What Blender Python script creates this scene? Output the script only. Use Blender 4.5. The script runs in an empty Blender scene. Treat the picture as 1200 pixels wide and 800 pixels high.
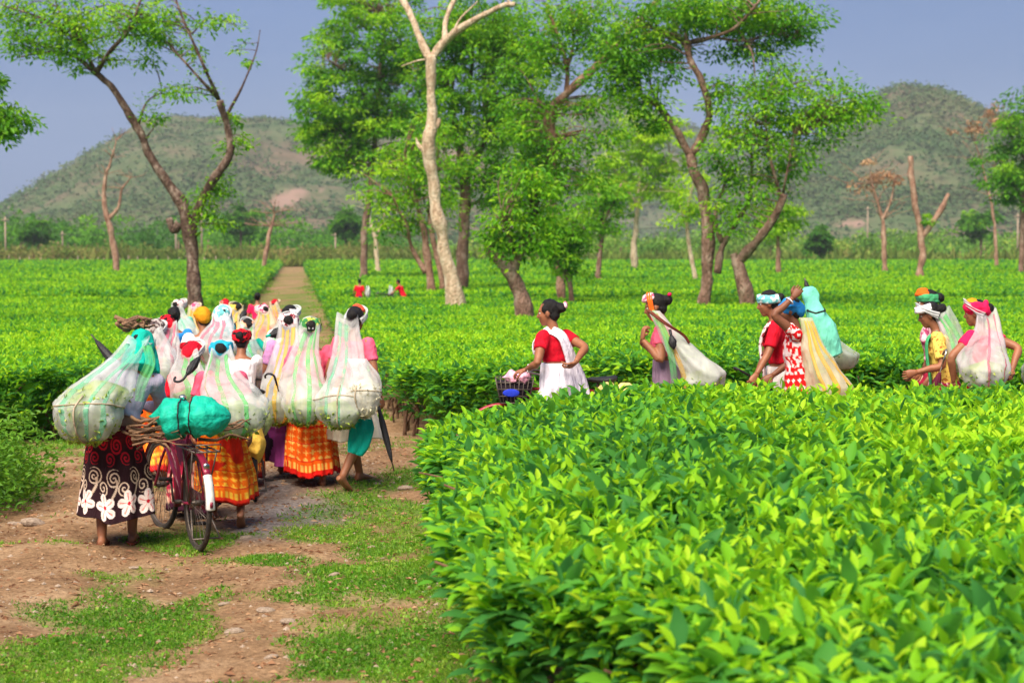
import bpy, math, random
import numpy as np
from mathutils import Vector

# ------------------------------------------------------------------ camera, light, exposure
scene = bpy.context.scene
COL = scene.collection
FPX = 2000.0                       # focal length in photo pixels (1200 wide)
CAM_H = 2.1
PITCH = math.atan(100 / FPX)
cam_d = bpy.data.cameras.new('camera')
cam = bpy.data.objects.new('camera', cam_d)
COL.objects.link(cam)
cam.location = (0, 0, CAM_H)
cam.rotation_euler = (math.pi / 2 - PITCH, 0, 0)
cam_d.sensor_width = 36
cam_d.lens = 60
cam_d.clip_start = 0.05
cam_d.clip_end = 20000
cam_d.dof.use_dof = True
cam_d.dof.focus_distance = 13.5
cam_d.dof.aperture_fstop = 3.0
scene.camera = cam

SUN_EL, SUN_AZ = math.radians(54), math.radians(205)     # azimuth clockwise from +Y (where the camera looks)
world = bpy.data.worlds.new('World')
scene.world = world
world.use_nodes = True
wn, wl = world.node_tree.nodes, world.node_tree.links
bg = wn['Background']
bg.inputs['Strength'].default_value = 0.1
sky = wn.new('ShaderNodeTexSky')
sky.sky_type = 'NISHITA'
sky.sun_disc = False
sky.sun_elevation = SUN_EL
sky.sun_rotation = SUN_AZ
tcw = wn.new('ShaderNodeTexCoord')
mpw = wn.new('ShaderNodeMapping')
mpw.inputs['Scale'].default_value = (1, 1, 3.5)
nzw = wn.new('ShaderNodeTexNoise')
nzw.inputs['Scale'].default_value = 1.6
nzw.inputs['Detail'].default_value = 5
nzw.inputs['Roughness'].default_value = 0.5
rmp = wn.new('ShaderNodeValToRGB')
rmp.color_ramp.elements[0].position = 0.3
rmp.color_ramp.elements[0].color = (.185, .50, 1.28, 1)
rmp.color_ramp.elements[1].position = 0.72
rmp.color_ramp.elements[1].color = (.48, .85, 1.85, 1)
mxw = wn.new('ShaderNodeMixRGB')
mxw.inputs[0].default_value = 0.93          # storm cloud covers nearly all of the clear sky
wl.new(tcw.outputs['Generated'], mpw.inputs[0])
wl.new(mpw.outputs[0], nzw.inputs['Vector'])
wl.new(nzw.outputs['Fac'], rmp.inputs[0])
wl.new(sky.outputs[0], mxw.inputs[1])
wl.new(rmp.outputs[0], mxw.inputs[2])
wl.new(mxw.outputs[0], bg.inputs['Color'])

sun_d = bpy.data.lights.new('sun', 'SUN')
sun_d.energy = 3.5
sun_d.angle = math.radians(48)
sun_d.color = (1.0, 0.89, 0.74)
sun = bpy.data.objects.new('sun', sun_d)
COL.objects.link(sun)
sdir = Vector((math.sin(SUN_AZ) * math.cos(SUN_EL), math.cos(SUN_AZ) * math.cos(SUN_EL), math.sin(SUN_EL)))
sun.rotation_euler = sdir.to_track_quat('Z', 'Y').to_euler()
sun.location = (-10, -10, 30)

scene.view_settings.view_transform = 'Standard'
scene.view_settings.look = 'None'
scene.view_settings.exposure = 1.42
scene.view_settings.gamma = 1.0
scene.view_settings.use_curve_mapping = False
scene.render.engine = 'CYCLES'
scene.cycles.transparent_max_bounces = 24
scene.cycles.max_bounces = 8

# ------------------------------------------------------------------ helpers
rng = np.random.default_rng(11)
random.seed(11)
PI = math.pi
CP, SP = math.cos(PITCH), math.sin(PITCH)


def at(px, py, d):
    """world point seen at photo pixel (px, py), at distance d along +Y"""
    x = (px - 600) / FPX
    y = (400 - py) / FPX
    v = np.array([x, CP + y * SP, -SP + y * CP])
    return np.array([0, 0, CAM_H]) + v * (d / v[1])


def project(P):
    q = P - np.array([0, 0, CAM_H])
    f = q[:, 1] * CP - q[:, 2] * SP
    u = q[:, 1] * SP + q[:, 2] * CP
    f = np.where(f < .05, .05, f)
    return 600 + FPX * q[:, 0] / f, 400 - FPX * u / f


def sstep(a, b, x):
    t = np.clip((np.asarray(x, float) - a) / (b - a), 0, 1)
    return t * t * (3 - 2 * t)


def _hash(ix, iy, iz, seed):
    h = (ix * 374761393 + iy * 668265263 + iz * 2147483647 + seed * 144269504) & 0xffffffff
    h = ((h ^ (h >> 13)) * 1274126177) & 0xffffffff
    h = ((h ^ (h >> 16)) * 2246822519) & 0xffffffff
    return ((h ^ (h >> 15)) & 0xffffff) / float(0xffffff)


def vnoise(P, seed=0):
    P = np.asarray(P, float)
    i = np.floor(P).astype(np.int64)
    f = P - i
    f = f * f * (3 - 2 * f)
    r = 0
    for dx in (0, 1):
        wx = f[:, 0] if dx else 1 - f[:, 0]
        for dy in (0, 1):
            wy = f[:, 1] if dy else 1 - f[:, 1]
            for dz in (0, 1):
                wz = f[:, 2] if dz else 1 - f[:, 2]
                r = r + wx * wy * wz * _hash(i[:, 0] + dx, i[:, 1] + dy, i[:, 2] + dz, seed)
    return r


def fbm(P, seed=0, oct=4, gain=.5):
    P = np.asarray(P, float)
    a, s, t = 1.0, 0, 0
    for o in range(oct):
        s = s + a * vnoise(P, seed + o * 17)
        t += a
        a *= gain
        P = P * 2.03 + 3.7
    return s / t


def fbm2(x, y, sc, seed=0, oct=4):
    x = np.atleast_1d(np.asarray(x, float))
    y = np.atleast_1d(np.asarray(y, float))
    return fbm(np.stack([x * sc, y * sc, np.zeros_like(x)], 1), seed, oct)


def srgb(r, g, b, k=1.0):
    o = []
    for c in (r, g, b):
        c /= 255.0
        o.append(k * (c / 12.92 if c <= .04045 else ((c + .055) / 1.055) ** 2.4))
    return tuple(o)


# terrain: the garden dips gently beyond the path's near end and climbs to the foot of the hills
_GY = np.array([-80, 18, 31, 50, 75, 160, 300, 600, 1200, 4000.])
_GZ = np.array([0, 0, -.15, -.5, -.5, -.15, .25, 1.5, 5, 9.])


def gz(x, y):
    x = np.asarray(x, float)
    y = np.asarray(y, float)
    z = np.interp(y, _GY, _GZ)
    z = z + .22 * sstep(-.9, .9, x) * sstep(4, 9, y) * (1 - sstep(19, 30, y))
    return z


# ------------------------------------------------------------------ mesh buffers
class Buf:
    def __init__(s):
        s.V, s.T, s.Q, s.n = [], [], [], 0
        s.C = []

    def add(s, V, T=None, Q=None, C=None):
        V = np.asarray(V, float).reshape(-1, 3)
        if T is not None and len(T):
            s.T.append(np.asarray(T, int).reshape(-1, 3) + s.n)
        if Q is not None and len(Q):
            s.Q.append(np.asarray(Q, int).reshape(-1, 4) + s.n)
        s.V.append(V)
        if C is not None:
            s.C.append(np.broadcast_to(np.asarray(C, float), (len(V), 3)))
        s.n += len(V)
        return s

    def loft(s, rings, cap=True, closed=True, C=None):
        R = np.asarray(rings, float)
        n, m, _ = R.shape
        i = np.arange(n - 1)[:, None] * m
        j = np.arange(m if closed else m - 1)[None, :]
        j2 = (j + 1) % m
        Q = np.stack([i + j, i + j2, i + m + j2, i + m + j], -1).reshape(-1, 4)
        V = R.reshape(-1, 3)
        T = []
        if cap and closed:
            V = np.vstack([V, R[0].mean(0), R[-1].mean(0)])
            a, b = n * m, n * m + 1
            jj = np.arange(m)
            T = np.vstack([np.stack([np.full(m, a), (jj + 1) % m, jj], 1),
                           np.stack([np.full(m, b), (n - 1) * m + jj, (n - 1) * m + (jj + 1) % m], 1)])
        return s.add(V, T, Q, C)

    def tube(s, pts, rad, seg=8, cap=True, flat=None, C=None):
        """tube along pts; rad per point; flat=(wide axis vector, ratio) flattens the section"""
        P = np.asarray(pts, float)
        rad = np.broadcast_to(np.asarray(rad, float), (len(P),))
        t = np.gradient(P, axis=0)
        t /= np.linalg.norm(t, axis=1)[:, None] + 1e-12
        ref = np.array([0, 0, 1.]) if abs(t[0][2]) < .9 else np.array([1., 0, 0])
        if flat is not None:
            ref = np.asarray(flat[0], float)
        u = np.cross(t[0], np.cross(ref, t[0]))
        a = np.linspace(0, 2 * PI, seg, endpoint=False)
        rings = []
        for k in range(len(P)):
            u = u - t[k] * (u @ t[k])
            if flat is not None:
                w = ref - t[k] * (ref @ t[k])
                if np.linalg.norm(w) > .05:
                    u = w
            u = u / (np.linalg.norm(u) + 1e-12)
            w = np.cross(t[k], u)
            q = 1.0 if flat is None else flat[1]
            rings.append(P[k] + rad[k] * (np.cos(a)[:, None] * u + q * np.sin(a)[:, None] * w))
        return s.loft(rings, cap, True, C)

    def ell(s, c, r, axes=None, nu=14, nv=9, C=None):
        r = np.broadcast_to(np.asarray(r, float), (3,))
        A = np.eye(3) if axes is None else np.asarray(axes, float)
        th = np.linspace(0, PI, nv + 1)[1:-1]
        a = np.linspace(0, 2 * PI, nu, endpoint=False)
        rings = [np.stack([np.sin(t) * np.cos(a) * r[0], np.sin(t) * np.sin(a) * r[1], np.full(nu, -np.cos(t) * r[2])], 1) for t in th]
        V = np.asarray(rings).reshape(-1, 3)
        V = np.vstack([V, [0, 0, -r[2]], [0, 0, r[2]]])
        V = V @ A + np.asarray(c, float)
        n = nv - 1
        i = np.arange(n - 1)[:, None] * nu
        j = np.arange(nu)[None, :]
        j2 = (j + 1) % nu
        Q = np.stack([i + j, i + j2, i + nu + j2, i + nu + j], -1).reshape(-1, 4)
        jj = np.arange(nu)
        T = np.vstack([np.stack([np.full(nu, n * nu), (jj + 1) % nu, jj], 1),
                       np.stack([np.full(nu, n * nu + 1), (n - 1) * nu + jj, (n - 1) * nu + (jj + 1) % nu], 1)])
        return s.add(V, T, Q, C)

    def box(s, c, h, axes=None, C=None):
        A = np.eye(3) if axes is None else np.asarray(axes, float)
        v = np.array([[x, y, z] for x in (-1, 1) for y in (-1, 1) for z in (-1, 1)], float) * np.asarray(h, float)
        Q = [[0, 1, 3, 2], [4, 6, 7, 5], [0, 4, 5, 1], [2, 3, 7, 6], [0, 2, 6, 4], [1, 5, 7, 3]]
        return s.add(v @ A + np.asarray(c, float), None, Q, C)

    def arrays(s):
        V = np.vstack(s.V) if s.V else np.zeros((0, 3))
        T = np.vstack(s.T) if s.T else np.zeros((0, 3), int)
        Q = np.vstack(s.Q) if s.Q else np.zeros((0, 4), int)
        return V, T, Q


def make_mesh(name, V, T, Q=None, smooth=True, tone=None, col=None):
    me = bpy.data.meshes.new(name)
    T = np.zeros((0, 3), int) if T is None else T
    Q = np.zeros((0, 4), int) if Q is None else Q
    me.vertices.add(len(V))
    me.vertices.foreach_set('co', np.ascontiguousarray(V, np.float32).ravel())
    nl = len(T) * 3 + len(Q) * 4
    me.loops.add(nl)
    me.loops.foreach_set('vertex_index', np.concatenate([T.ravel(), Q.ravel()]).astype(np.int32))
    me.polygons.add(len(T) + len(Q))
    ls = np.concatenate([np.arange(len(T)) * 3, len(T) * 3 + np.arange(len(Q)) * 4]).astype(np.int32)
    me.polygons.foreach_set('loop_start', ls)
    me.polygons.foreach_set('use_smooth', np.full(len(ls), bool(smooth)))
    if tone is not None:
        a = me.attributes.new('tone', 'FLOAT', 'POINT')
        a.data.foreach_set('value', np.asarray(tone, np.float32))
    if col is not None:
        a = me.attributes.new('col', 'FLOAT_COLOR', 'POINT')
        a.data.foreach_set('color', np.hstack([col, np.ones((len(col), 1))]).astype(np.float32).ravel())
    me.update(calc_edges=True)
    me.validate()
    return me


def link(name, me, mat=None, parent=None, loc=(0, 0, 0)):
    o = bpy.data.objects.new(name, me)
    COL.objects.link(o)
    if mat is not None and me is not None and not me.materials:
        me.materials.append(mat)
    o.location = loc
    if parent is not None:
        o.parent = parent
    return o


def wloc(o):
    v = np.zeros(3)
    while o is not None:
        v = v + np.array(o.location)
        o = o.parent
    return v


def obj(name, buf, mat, parent=None, origin=None, smooth=True, tone=None, col=None):
    """buf holds world coordinates (or the parent's, when the parent stands rotated: see 'local')"""
    V, T, Q = buf.arrays() if isinstance(buf, Buf) else buf
    if isinstance(buf, Buf) and buf.C:
        col = np.vstack(buf.C)
    if parent is not None:
        off = np.zeros(3) if parent.get('_l') else wloc(parent)
        o = link(name, make_mesh(name, V - off, T, Q, smooth, tone, col), mat, parent)
        if parent.get('_l'):
            o['_l'] = 1
        return o
    off = np.array(origin if origin is not None else (V.min(0) + V.max(0)) / 2)
    if origin is None:
        off[2] = V[:, 2].min()
    return link(name, make_mesh(name, V - off, T, Q, smooth, tone, col), mat, None, tuple(off))


def tag(o, label=None, cat=None, group=None, kind=None):
    for k, v in (('label', label), ('category', cat), ('group', group), ('kind', kind)):
        if v:
            o[k] = v
    return o


def thing(name, label, cat, loc=(0, 0, 0), rotz=0, group=None, local=False):
    o = link(name, None, None, None, tuple(float(v) for v in loc))
    o.rotation_euler = (0, 0, rotz)
    if local:
        o['_l'] = 1
    return tag(o, label, cat, group)


def remesh(buf, voxel, smooth=4, noise_amp=0.0, noise_sc=9.0, seed=0, stretch=(1, 1, 1)):
    """fuse the pieces of buf into one continuous skin; optional cloth folds along the normals"""
    V, T, Q = buf.arrays()
    me = make_mesh('tmp', V, T, Q)
    o = link('tmp', me)
    m = o.modifiers.new('r', 'REMESH')
    m.mode = 'VOXEL'
    m.voxel_size = voxel
    if smooth:
        m2 = o.modifiers.new('s', 'SMOOTH')
        m2.factor = .5
        m2.iterations = smooth
    dg = bpy.context.evaluated_depsgraph_get()
    e = o.evaluated_get(dg)
    em = e.to_mesh()
    n = len(em.vertices)
    VV = np.empty(n * 3, np.float32)
    em.vertices.foreach_get('co', VV)
    VV = VV.reshape(-1, 3).astype(float)
    NN = np.empty(n * 3, np.float32)
    em.vertices.foreach_get('normal', NN)
    NN = NN.reshape(-1, 3)
    lt = np.empty(len(em.polygons), np.int32)
    em.polygons.foreach_get('loop_total', lt)
    li = np.empty(len(em.loops), np.int32)
    em.loops.foreach_get('vertex_index', li)
    st = np.concatenate([[0], np.cumsum(lt)[:-1]])
    q = st[lt == 4]
    t = st[lt == 3]
    QQ = li[q[:, None] + np.arange(4)] if len(q) else np.zeros((0, 4), int)
    TT = li[t[:, None] + np.arange(3)] if len(t) else np.zeros((0, 3), int)
    e.to_mesh_clear()
    bpy.data.objects.remove(o)
    bpy.data.meshes.remove(me)
    if noise_amp:
        f = fbm(VV * noise_sc * np.asarray(stretch), seed, 3) - .5
        VV = VV + NN * (f * 2 * noise_amp)[:, None]
    b = Buf()
    b.add(VV, TT, QQ)
    return b


def unit(v):
    v = np.asarray(v, float)
    return v / (np.linalg.norm(v) + 1e-12)


def crom(P, n):
    """Catmull-Rom through P, n samples per span"""
    P = np.asarray(P, float)
    E = np.vstack([2 * P[0] - P[1], P, 2 * P[-1] - P[-2]])
    out = []
    for i in range(1, len(E) - 2):
        t = np.linspace(0, 1, n, endpoint=False)[:, None]
        a, b, c, d = E[i - 1], E[i], E[i + 1], E[i + 2]
        out.append(.5 * (2 * b + (c - a) * t + (2 * a - 5 * b + 4 * c - d) * t ** 2 + (3 * b - a - 3 * c + d) * t ** 3))
    out.append(P[-1:])
    return np.vstack(out)


# ------------------------------------------------------------------ materials
MATS = {}


def nt(name):
    m = bpy.data.materials.new(name)
    m.use_nodes = True
    n = m.node_tree.nodes
    return m, n, m.node_tree.links, n['Principled BSDF'], n['Material Output']


def N(n, typ, **kw):
    x = n.new(typ)
    for k, v in kw.items():
        if k.startswith('i_'):
            x.inputs[k[2:].replace('_', ' ')].default_value = v
        else:
            setattr(x, k, v)
    return x


def ramp(n, stops):
    r = n.new('ShaderNodeValToRGB')
    e = r.color_ramp.elements
    while len(e) < len(stops):
        e.new(.5)
    for k, (p, c) in enumerate(stops):
        e[k].position = p
        e[k].color = (*c, 1)
    return r


def mat_basic(name, c, rough=.6, metal=0, var=.25, sc=8, bump=.2, bsc=60, c2=None, spec=.4):
    """painted, cloth, skin or earthen surface: base colour with gentle blotches and fine relief"""
    if name in MATS:
        return MATS[name]
    m, n, l, b, out = nt(name)
    tc = n.new('ShaderNodeTexCoord')
    nz = N(n, 'ShaderNodeTexNoise', i_Scale=sc, i_Detail=4.0)
    l.new(tc.outputs['Object'], nz.inputs['Vector'])
    c2 = c2 or tuple(x * (1 - var) for x in c)
    r = ramp(n, [(.3, c2), (.65, c)])
    l.new(nz.outputs['Fac'], r.inputs[0])
    l.new(r.outputs[0], b.inputs['Base Color'])
    b.inputs['Roughness'].default_value = rough
    b.inputs['Metallic'].default_value = metal
    b.inputs['Specular IOR Level'].default_value = spec
    if bump:
        nz2 = N(n, 'ShaderNodeTexNoise', i_Scale=bsc, i_Detail=3.0)
        l.new(tc.outputs['Object'], nz2.inputs['Vector'])
        bp = N(n, 'ShaderNodeBump', i_Strength=bump, i_Distance=.02)
        l.new(nz2.outputs['Fac'], bp.inputs['Height'])
        l.new(bp.outputs[0], b.inputs['Normal'])
    MATS[name] = m
    return m


def mat_cloth(name, c=None, c2=None, thr=.5, psc=22, rough=.85, trans=.0):
    """cloth; c=None reads the printed pattern from the 'col' attribute; c2 = second print colour"""
    if name in MATS:
        return MATS[name]
    m, n, l, b, out = nt(name)
    tc = n.new('ShaderNodeTexCoord')
    b.inputs['Roughness'].default_value = rough
    b.inputs['Specular IOR Level'].default_value = .15
    if c is None:
        at_ = N(n, 'ShaderNodeAttribute', attribute_name='col')
        colout = at_.outputs['Color']
    elif c2 is not None:
        v = N(n, 'ShaderNodeTexNoise', i_Scale=float(psc), i_Detail=1.0)
        l.new(tc.outputs['Object'], v.inputs['Vector'])
        r = ramp(n, [(thr - .02, c), (thr + .02, c2)])
        l.new(v.outputs['Fac'], r.inputs[0])
        colout = r.outputs[0]
    else:
        rg = n.new('ShaderNodeRGB')
        rg.outputs[0].default_value = (*c, 1)
        colout = rg.outputs[0]
    nz = N(n, 'ShaderNodeTexNoise', i_Scale=14.0, i_Detail=3.0)
    l.new(tc.outputs['Object'], nz.inputs['Vector'])
    hs = N(n, 'ShaderNodeHueSaturation')
    mr = N(n, 'ShaderNodeMapRange')
    mr.inputs[1].default_value = .3
    mr.inputs[2].default_value = .7
    mr.inputs[3].default_value = .78
    mr.inputs[4].default_value = 1.08
    l.new(nz.outputs['Fac'], mr.inputs[0])
    l.new(mr.outputs[0], hs.inputs['Value'])
    l.new(colout, hs.inputs['Color'])
    l.new(hs.outputs[0], b.inputs['Base Color'])
    mp = N(n, 'ShaderNodeMapping')
    mp.inputs['Scale'].default_value = (1, 1, .35)
    l.new(tc.outputs['Object'], mp.inputs[0])
    n2 = N(n, 'ShaderNodeTexNoise', i_Scale=26.0, i_Detail=4.0, i_Distortion=.6)
    l.new(mp.outputs[0], n2.inputs['Vector'])
    bp = N(n, 'ShaderNodeBump', i_Strength=.55, i_Distance=.03)
    l.new(n2.outputs['Fac'], bp.inputs['Height'])
    l.new(bp.outputs[0], b.inputs['Normal'])
    if trans:
        tr = n.new('ShaderNodeBsdfTranslucent')
        l.new(hs.outputs[0], tr.inputs['Color'])
        mx = n.new('ShaderNodeMixShader')
        mx.inputs[0].default_value = trans
        l.new(b.outputs[0], mx.inputs[1])
        l.new(tr.outputs[0], mx.inputs[2])
        l.new(mx.outputs[0], out.inputs['Surface'])
    MATS[name] = m
    return m


def mat_net(name, c, opac=.6):
    """woven plastic netting: see-through between the threads"""
    if name in MATS:
        return MATS[name]
    m, n, l, b, out = nt(name)
    b.inputs['Base Color'].default_value = (*c, 1)
    b.inputs['Roughness'].default_value = .45
    b.inputs['Specular IOR Level'].default_value = .3
    tc = n.new('ShaderNodeTexCoord')
    nz = N(n, 'ShaderNodeTexNoise', i_Scale=7.0, i_Detail=5.0, i_Distortion=.8)
    mp = N(n, 'ShaderNodeMapping')
    mp.inputs['Scale'].default_value = (1, 1, .45)
    l.new(tc.outputs['Object'], mp.inputs[0])
    l.new(mp.outputs[0], nz.inputs['Vector'])
    mr = N(n, 'ShaderNodeMapRange')
    mr.inputs[1].default_value = .3
    mr.inputs[2].default_value = .7
    mr.inputs[3].default_value = max(0, opac - .24)
    mr.inputs[4].default_value = min(1, opac + .24)
    aw = N(n, 'ShaderNodeAttribute', attribute_name='tone')
    mw = N(n, 'ShaderNodeMath', operation='MULTIPLY')
    l.new(aw.outputs['Fac'], mw.inputs[1])
    l.new(nz.outputs['Fac'], mr.inputs[0])
    bp = N(n, 'ShaderNodeBump', i_Strength=.5, i_Distance=.04)
    l.new(nz.outputs['Fac'], bp.inputs['Height'])
    l.new(bp.outputs[0], b.inputs['Normal'])
    tr = n.new('ShaderNodeBsdfTranslucent')
    tr.inputs['Color'].default_value = (*c, 1)
    m1 = n.new('ShaderNodeMixShader')
    m1.inputs[0].default_value = .45
    l.new(b.outputs[0], m1.inputs[1])
    l.new(tr.outputs[0], m1.inputs[2])
    tp = n.new('ShaderNodeBsdfTransparent')
    m2 = n.new('ShaderNodeMixShader')
    l.new(mr.outputs[0], mw.inputs[0])
    l.new(mw.outputs[0], m2.inputs[0])
    l.new(tp.outputs[0], m2.inputs[1])
    l.new(m1.outputs[0], m2.inputs[2])
    l.new(m2.outputs[0], out.inputs['Surface'])
    MATS[name] = m
    return m


def mat_leaf(name, stops, trans=.35, rough=.45, spec=.35, veins=False):
    """foliage; 'tone' (0..1) is the age of each leaf: dark mature to bright young"""
    if name in MATS:
        return MATS[name]
    m, n, l, b, out = nt(name)
    a = N(n, 'ShaderNodeAttribute', attribute_name='tone')
    oi = n.new('ShaderNodeObjectInfo')
    r = ramp(n, stops)
    l.new(a.outputs['Fac'], r.inputs[0])
    l.new(r.outputs[0], b.inputs['Base Color'])
    b.inputs['Roughness'].default_value = rough
    b.inputs['Specular IOR Level'].default_value = spec
    tr = n.new('ShaderNodeBsdfTranslucent')
    hs = N(n, 'ShaderNodeHueSaturation')
    hs.inputs['Value'].default_value = 1.25
    hs.inputs['Hue'].default_value = .485
    l.new(r.outputs[0], hs.inputs['Color'])
    l.new(hs.outputs[0], tr.inputs['Color'])
    mx = n.new('ShaderNodeMixShader')
    mx.inputs[0].default_value = trans
    l.new(b.outputs[0], mx.inputs[1])
    l.new(tr.outputs[0], mx.inputs[2])
    l.new(mx.outputs[0], out.inputs['Surface'])
    MATS[name] = m
    return m


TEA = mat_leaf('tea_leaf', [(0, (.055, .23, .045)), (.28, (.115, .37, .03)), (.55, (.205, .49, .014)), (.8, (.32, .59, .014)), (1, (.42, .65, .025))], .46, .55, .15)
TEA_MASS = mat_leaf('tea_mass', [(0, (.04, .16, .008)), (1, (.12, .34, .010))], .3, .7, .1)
TREE_A = mat_leaf('tree_leaf', [(0, (.05, .21, .010)), (.5, (.155, .42, .010)), (1, (.34, .57, .014))], .5, .5, .3)
TREE_Y = mat_leaf('tree_leaf_young', [(0, (.16, .38, .008)), (.5, (.34, .58, .010)), (1, (.48, .66, .014))], .5, .5, .3)
TREE_D = mat_leaf('tree_leaf_dark', [(0, (.05, .19, .012)), (.5, (.13, .37, .012)), (1, (.26, .50, .014))], .52, .5, .3)
SCRUB = mat_leaf('scrub_leaf', [(0, (.06, .17, .02)), (.5, (.16, .34, .03)), (1, (.34, .42, .07))], .35, .6, .2)
DRY = mat_leaf('dry_leaf', [(0, (.22, .10, .05)), (.5, (.36, .19, .10)), (1, (.50, .32, .18))], .3, .7, .2)
GRASS = mat_leaf('grass_blade', [(0, (.06, .19, .012)), (.5, (.14, .34, .016)), (1, (.30, .42, .05))], .4, .5, .3)
DRYSCRUB = mat_leaf('dry_scrub', [(0, (.13, .20, .03)), (.5, (.26, .25, .07)), (1, (.40, .25, .12))], .35, .7, .1)
TUFT = mat_leaf('dry_grass', [(0, (.13, .20, .03)), (.5, (.21, .26, .05)), (1, (.34, .27, .10))], .35, .7, .1)


def mat_bark(name, c1, c2, c3, sc=3.0):
    if name in MATS:
        return MATS[name]
    m, n, l, b, out = nt(name)
    tc = n.new('ShaderNodeTexCoord')
    mp = N(n, 'ShaderNodeMapping')
    mp.inputs['Scale'].default_value = (1, 1, .45)
    l.new(tc.outputs['Object'], mp.inputs[0])
    nz = N(n, 'ShaderNodeTexNoise', i_Scale=sc, i_Detail=7.0, i_Roughness=.7)
    l.new(mp.outputs[0], nz.inputs['Vector'])
    r = ramp(n, [(.35, c1), (.5, c2), (.64, c3)])
    l.new(nz.outputs['Fac'], r.inputs[0])
    l.new(r.outputs[0], b.inputs['Base Color'])
    b.inputs['Roughness'].default_value = .9
    b.inputs['Specular IOR Level'].default_value = .1
    n2 = N(n, 'ShaderNodeTexNoise', i_Scale=sc * 5, i_Detail=5.0)
    l.new(mp.outputs[0], n2.inputs['Vector'])
    bp = N(n, 'ShaderNodeBump', i_Strength=1.0, i_Distance=.12)
    l.new(n2.outputs['Fac'], bp.inputs['Height'])
    l.new(bp.outputs[0], b.inputs['Normal'])
    MATS[name] = m
    return m


BARK = mat_bark('bark_brown', (.10, .055, .04), (.23, .135, .10), (.42, .30, .24))
BARK_P = mat_bark('bark_pale', (.34, .22, .14), (.60, .45, .31), (.74, .62, .47), 5.0)
BARK_D = mat_bark('bark_dark', (.05, .03, .024), (.14, .085, .065), (.34, .26, .21), 5.0)
BARK_R = mat_bark('bark_reddish', (.15, .07, .05), (.32, .18, .125), (.48, .32, .24))
SKIN = mat_basic('skin', (.30, .115, .055), .5, 0, .2, 20, .12, 90, spec=.35)
SKIN_D = mat_basic('skin_dark', (.21, .078, .040), .5, 0, .2, 20, .12, 90, spec=.35)
HAIR = mat_basic('hair_black', (.010, .008, .008), .5, 0, .4, 60, .6, 150, spec=.25)
BLACK = mat_basic('black_cloth', (.018, .017, .02), .6, 0, .3, 30, .3, 60)
RUBBER = mat_basic('rubber', (.022, .018, .016), .8, 0, .3, 20, .3, 120, c2=(.06, .045, .035))
CHROME = mat_basic('chrome', (.55, .54, .52), .3, 1, .3, 20, .05, 90)
STEEL = mat_basic('worn_steel', (.16, .13, .11), .5, .7, .4, 30, .2, 90)
MAROON = mat_basic('maroon_paint', (.26, .012, .045), .3, 0, .35, 14, .05, 60, spec=.5)
REDPAINT = mat_basic('red_paint', (.35, .02, .03), .3, 0, .3, 14, .05, 60, spec=.5)
WHITEP = mat_basic('white_paint', (.72, .70, .66), .5, 0, .3, 18, .1, 60)
WOOD = mat_basic('stick_bark', (.25, .14, .075), .9, 0, .5, 14, .6, 60, c2=(.10, .055, .035))
STEM = mat_basic('tea_stem', (.16, .085, .045), .9, 0, .5, 14, .6, 60, c2=(.07, .035, .02))
STONE = mat_basic('pebble', (.37, .285, .215), .9, 0, .3, 9, .5, 40, c2=(.22, .155, .11))
EYEW = mat_basic('eye_white', (.7, .68, .63), .3, 0, .05, 5, 0)
EYED = mat_basic('eye_dark', (.012, .008, .006), .2, 0, .05, 5, 0)

# ------------------------------------------------------------------ leaf scatter
TM12 = (np.array([[0, 0, 0], [.25, -.78, .06], [.25, 0, -.03], [.25, .78, .06], [.55, -1, .05], [.55, 0, -.06], [.55, 1, .05],
                  [.82, -.55, -.03], [.82, 0, -.10], [.82, .55, -.03], [1.02, 0, -.2]]),
        np.array([[0, 2, 1], [0, 3, 2], [1, 2, 5], [1, 5, 4], [2, 3, 6], [2, 6, 5], [4, 5, 8], [4, 8, 7], [5, 6, 9], [5, 9, 8], [7, 8, 10], [8, 9, 10]]))
TM4 = (np.array([[0, 0, 0], [.5, -1, .08], [.5, 0, -.04], [.5, 1, .08], [1, 0, -.15]]),
       np.array([[0, 2, 1], [0, 3, 2], [1, 2, 4], [2, 3, 4]]))
TM2 = (np.array([[0, 0, 0], [.5, -1, .1], [1, 0, -.05], [.5, 1, .1]]), np.array([[0, 2, 1], [0, 3, 2]]))


def leaves(P, A, Nn, L, W, tone, tm):
    P, A, Nn = np.asarray(P, float), np.asarray(A, float), np.asarray(Nn, float)
    A = A / (np.linalg.norm(A, axis=1)[:, None] + 1e-9)
    S = np.cross(A, Nn)
    S /= np.linalg.norm(S, axis=1)[:, None] + 1e-9
    Nn = np.cross(S, A)
    t, F = tm
    L = np.asarray(L, float)[:, None, None]
    W = np.asarray(W, float)[:, None, None]
    V = P[:, None] + A[:, None] * (t[None, :, :1] * L) + S[:, None] * (t[None, :, 1:2] * W * .5) + Nn[:, None] * (t[None, :, 2:3] * L)
    k = len(t)
    T = (F[None] + (np.arange(len(P)) * k)[:, None, None]).reshape(-1, 3)
    return V.reshape(-1, 3), T, np.repeat(np.asarray(tone, float), k)


def cat(parts):
    V, T, to, n = [], [], [], 0
    for v, t, a in parts:
        V.append(v)
        T.append(t + n)
        to.append(a)
        n += len(v)
    return np.vstack(V), np.vstack(T), np.concatenate(to)


def rdir(n, zmin=-1., zmax=1.):
    z = rng.uniform(zmin, zmax, n)
    a = rng.uniform(0, 2 * PI, n)
    r = np.sqrt(np.maximum(0, 1 - z * z))
    return np.stack([r * np.cos(a), r * np.sin(a), z], 1)


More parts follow.
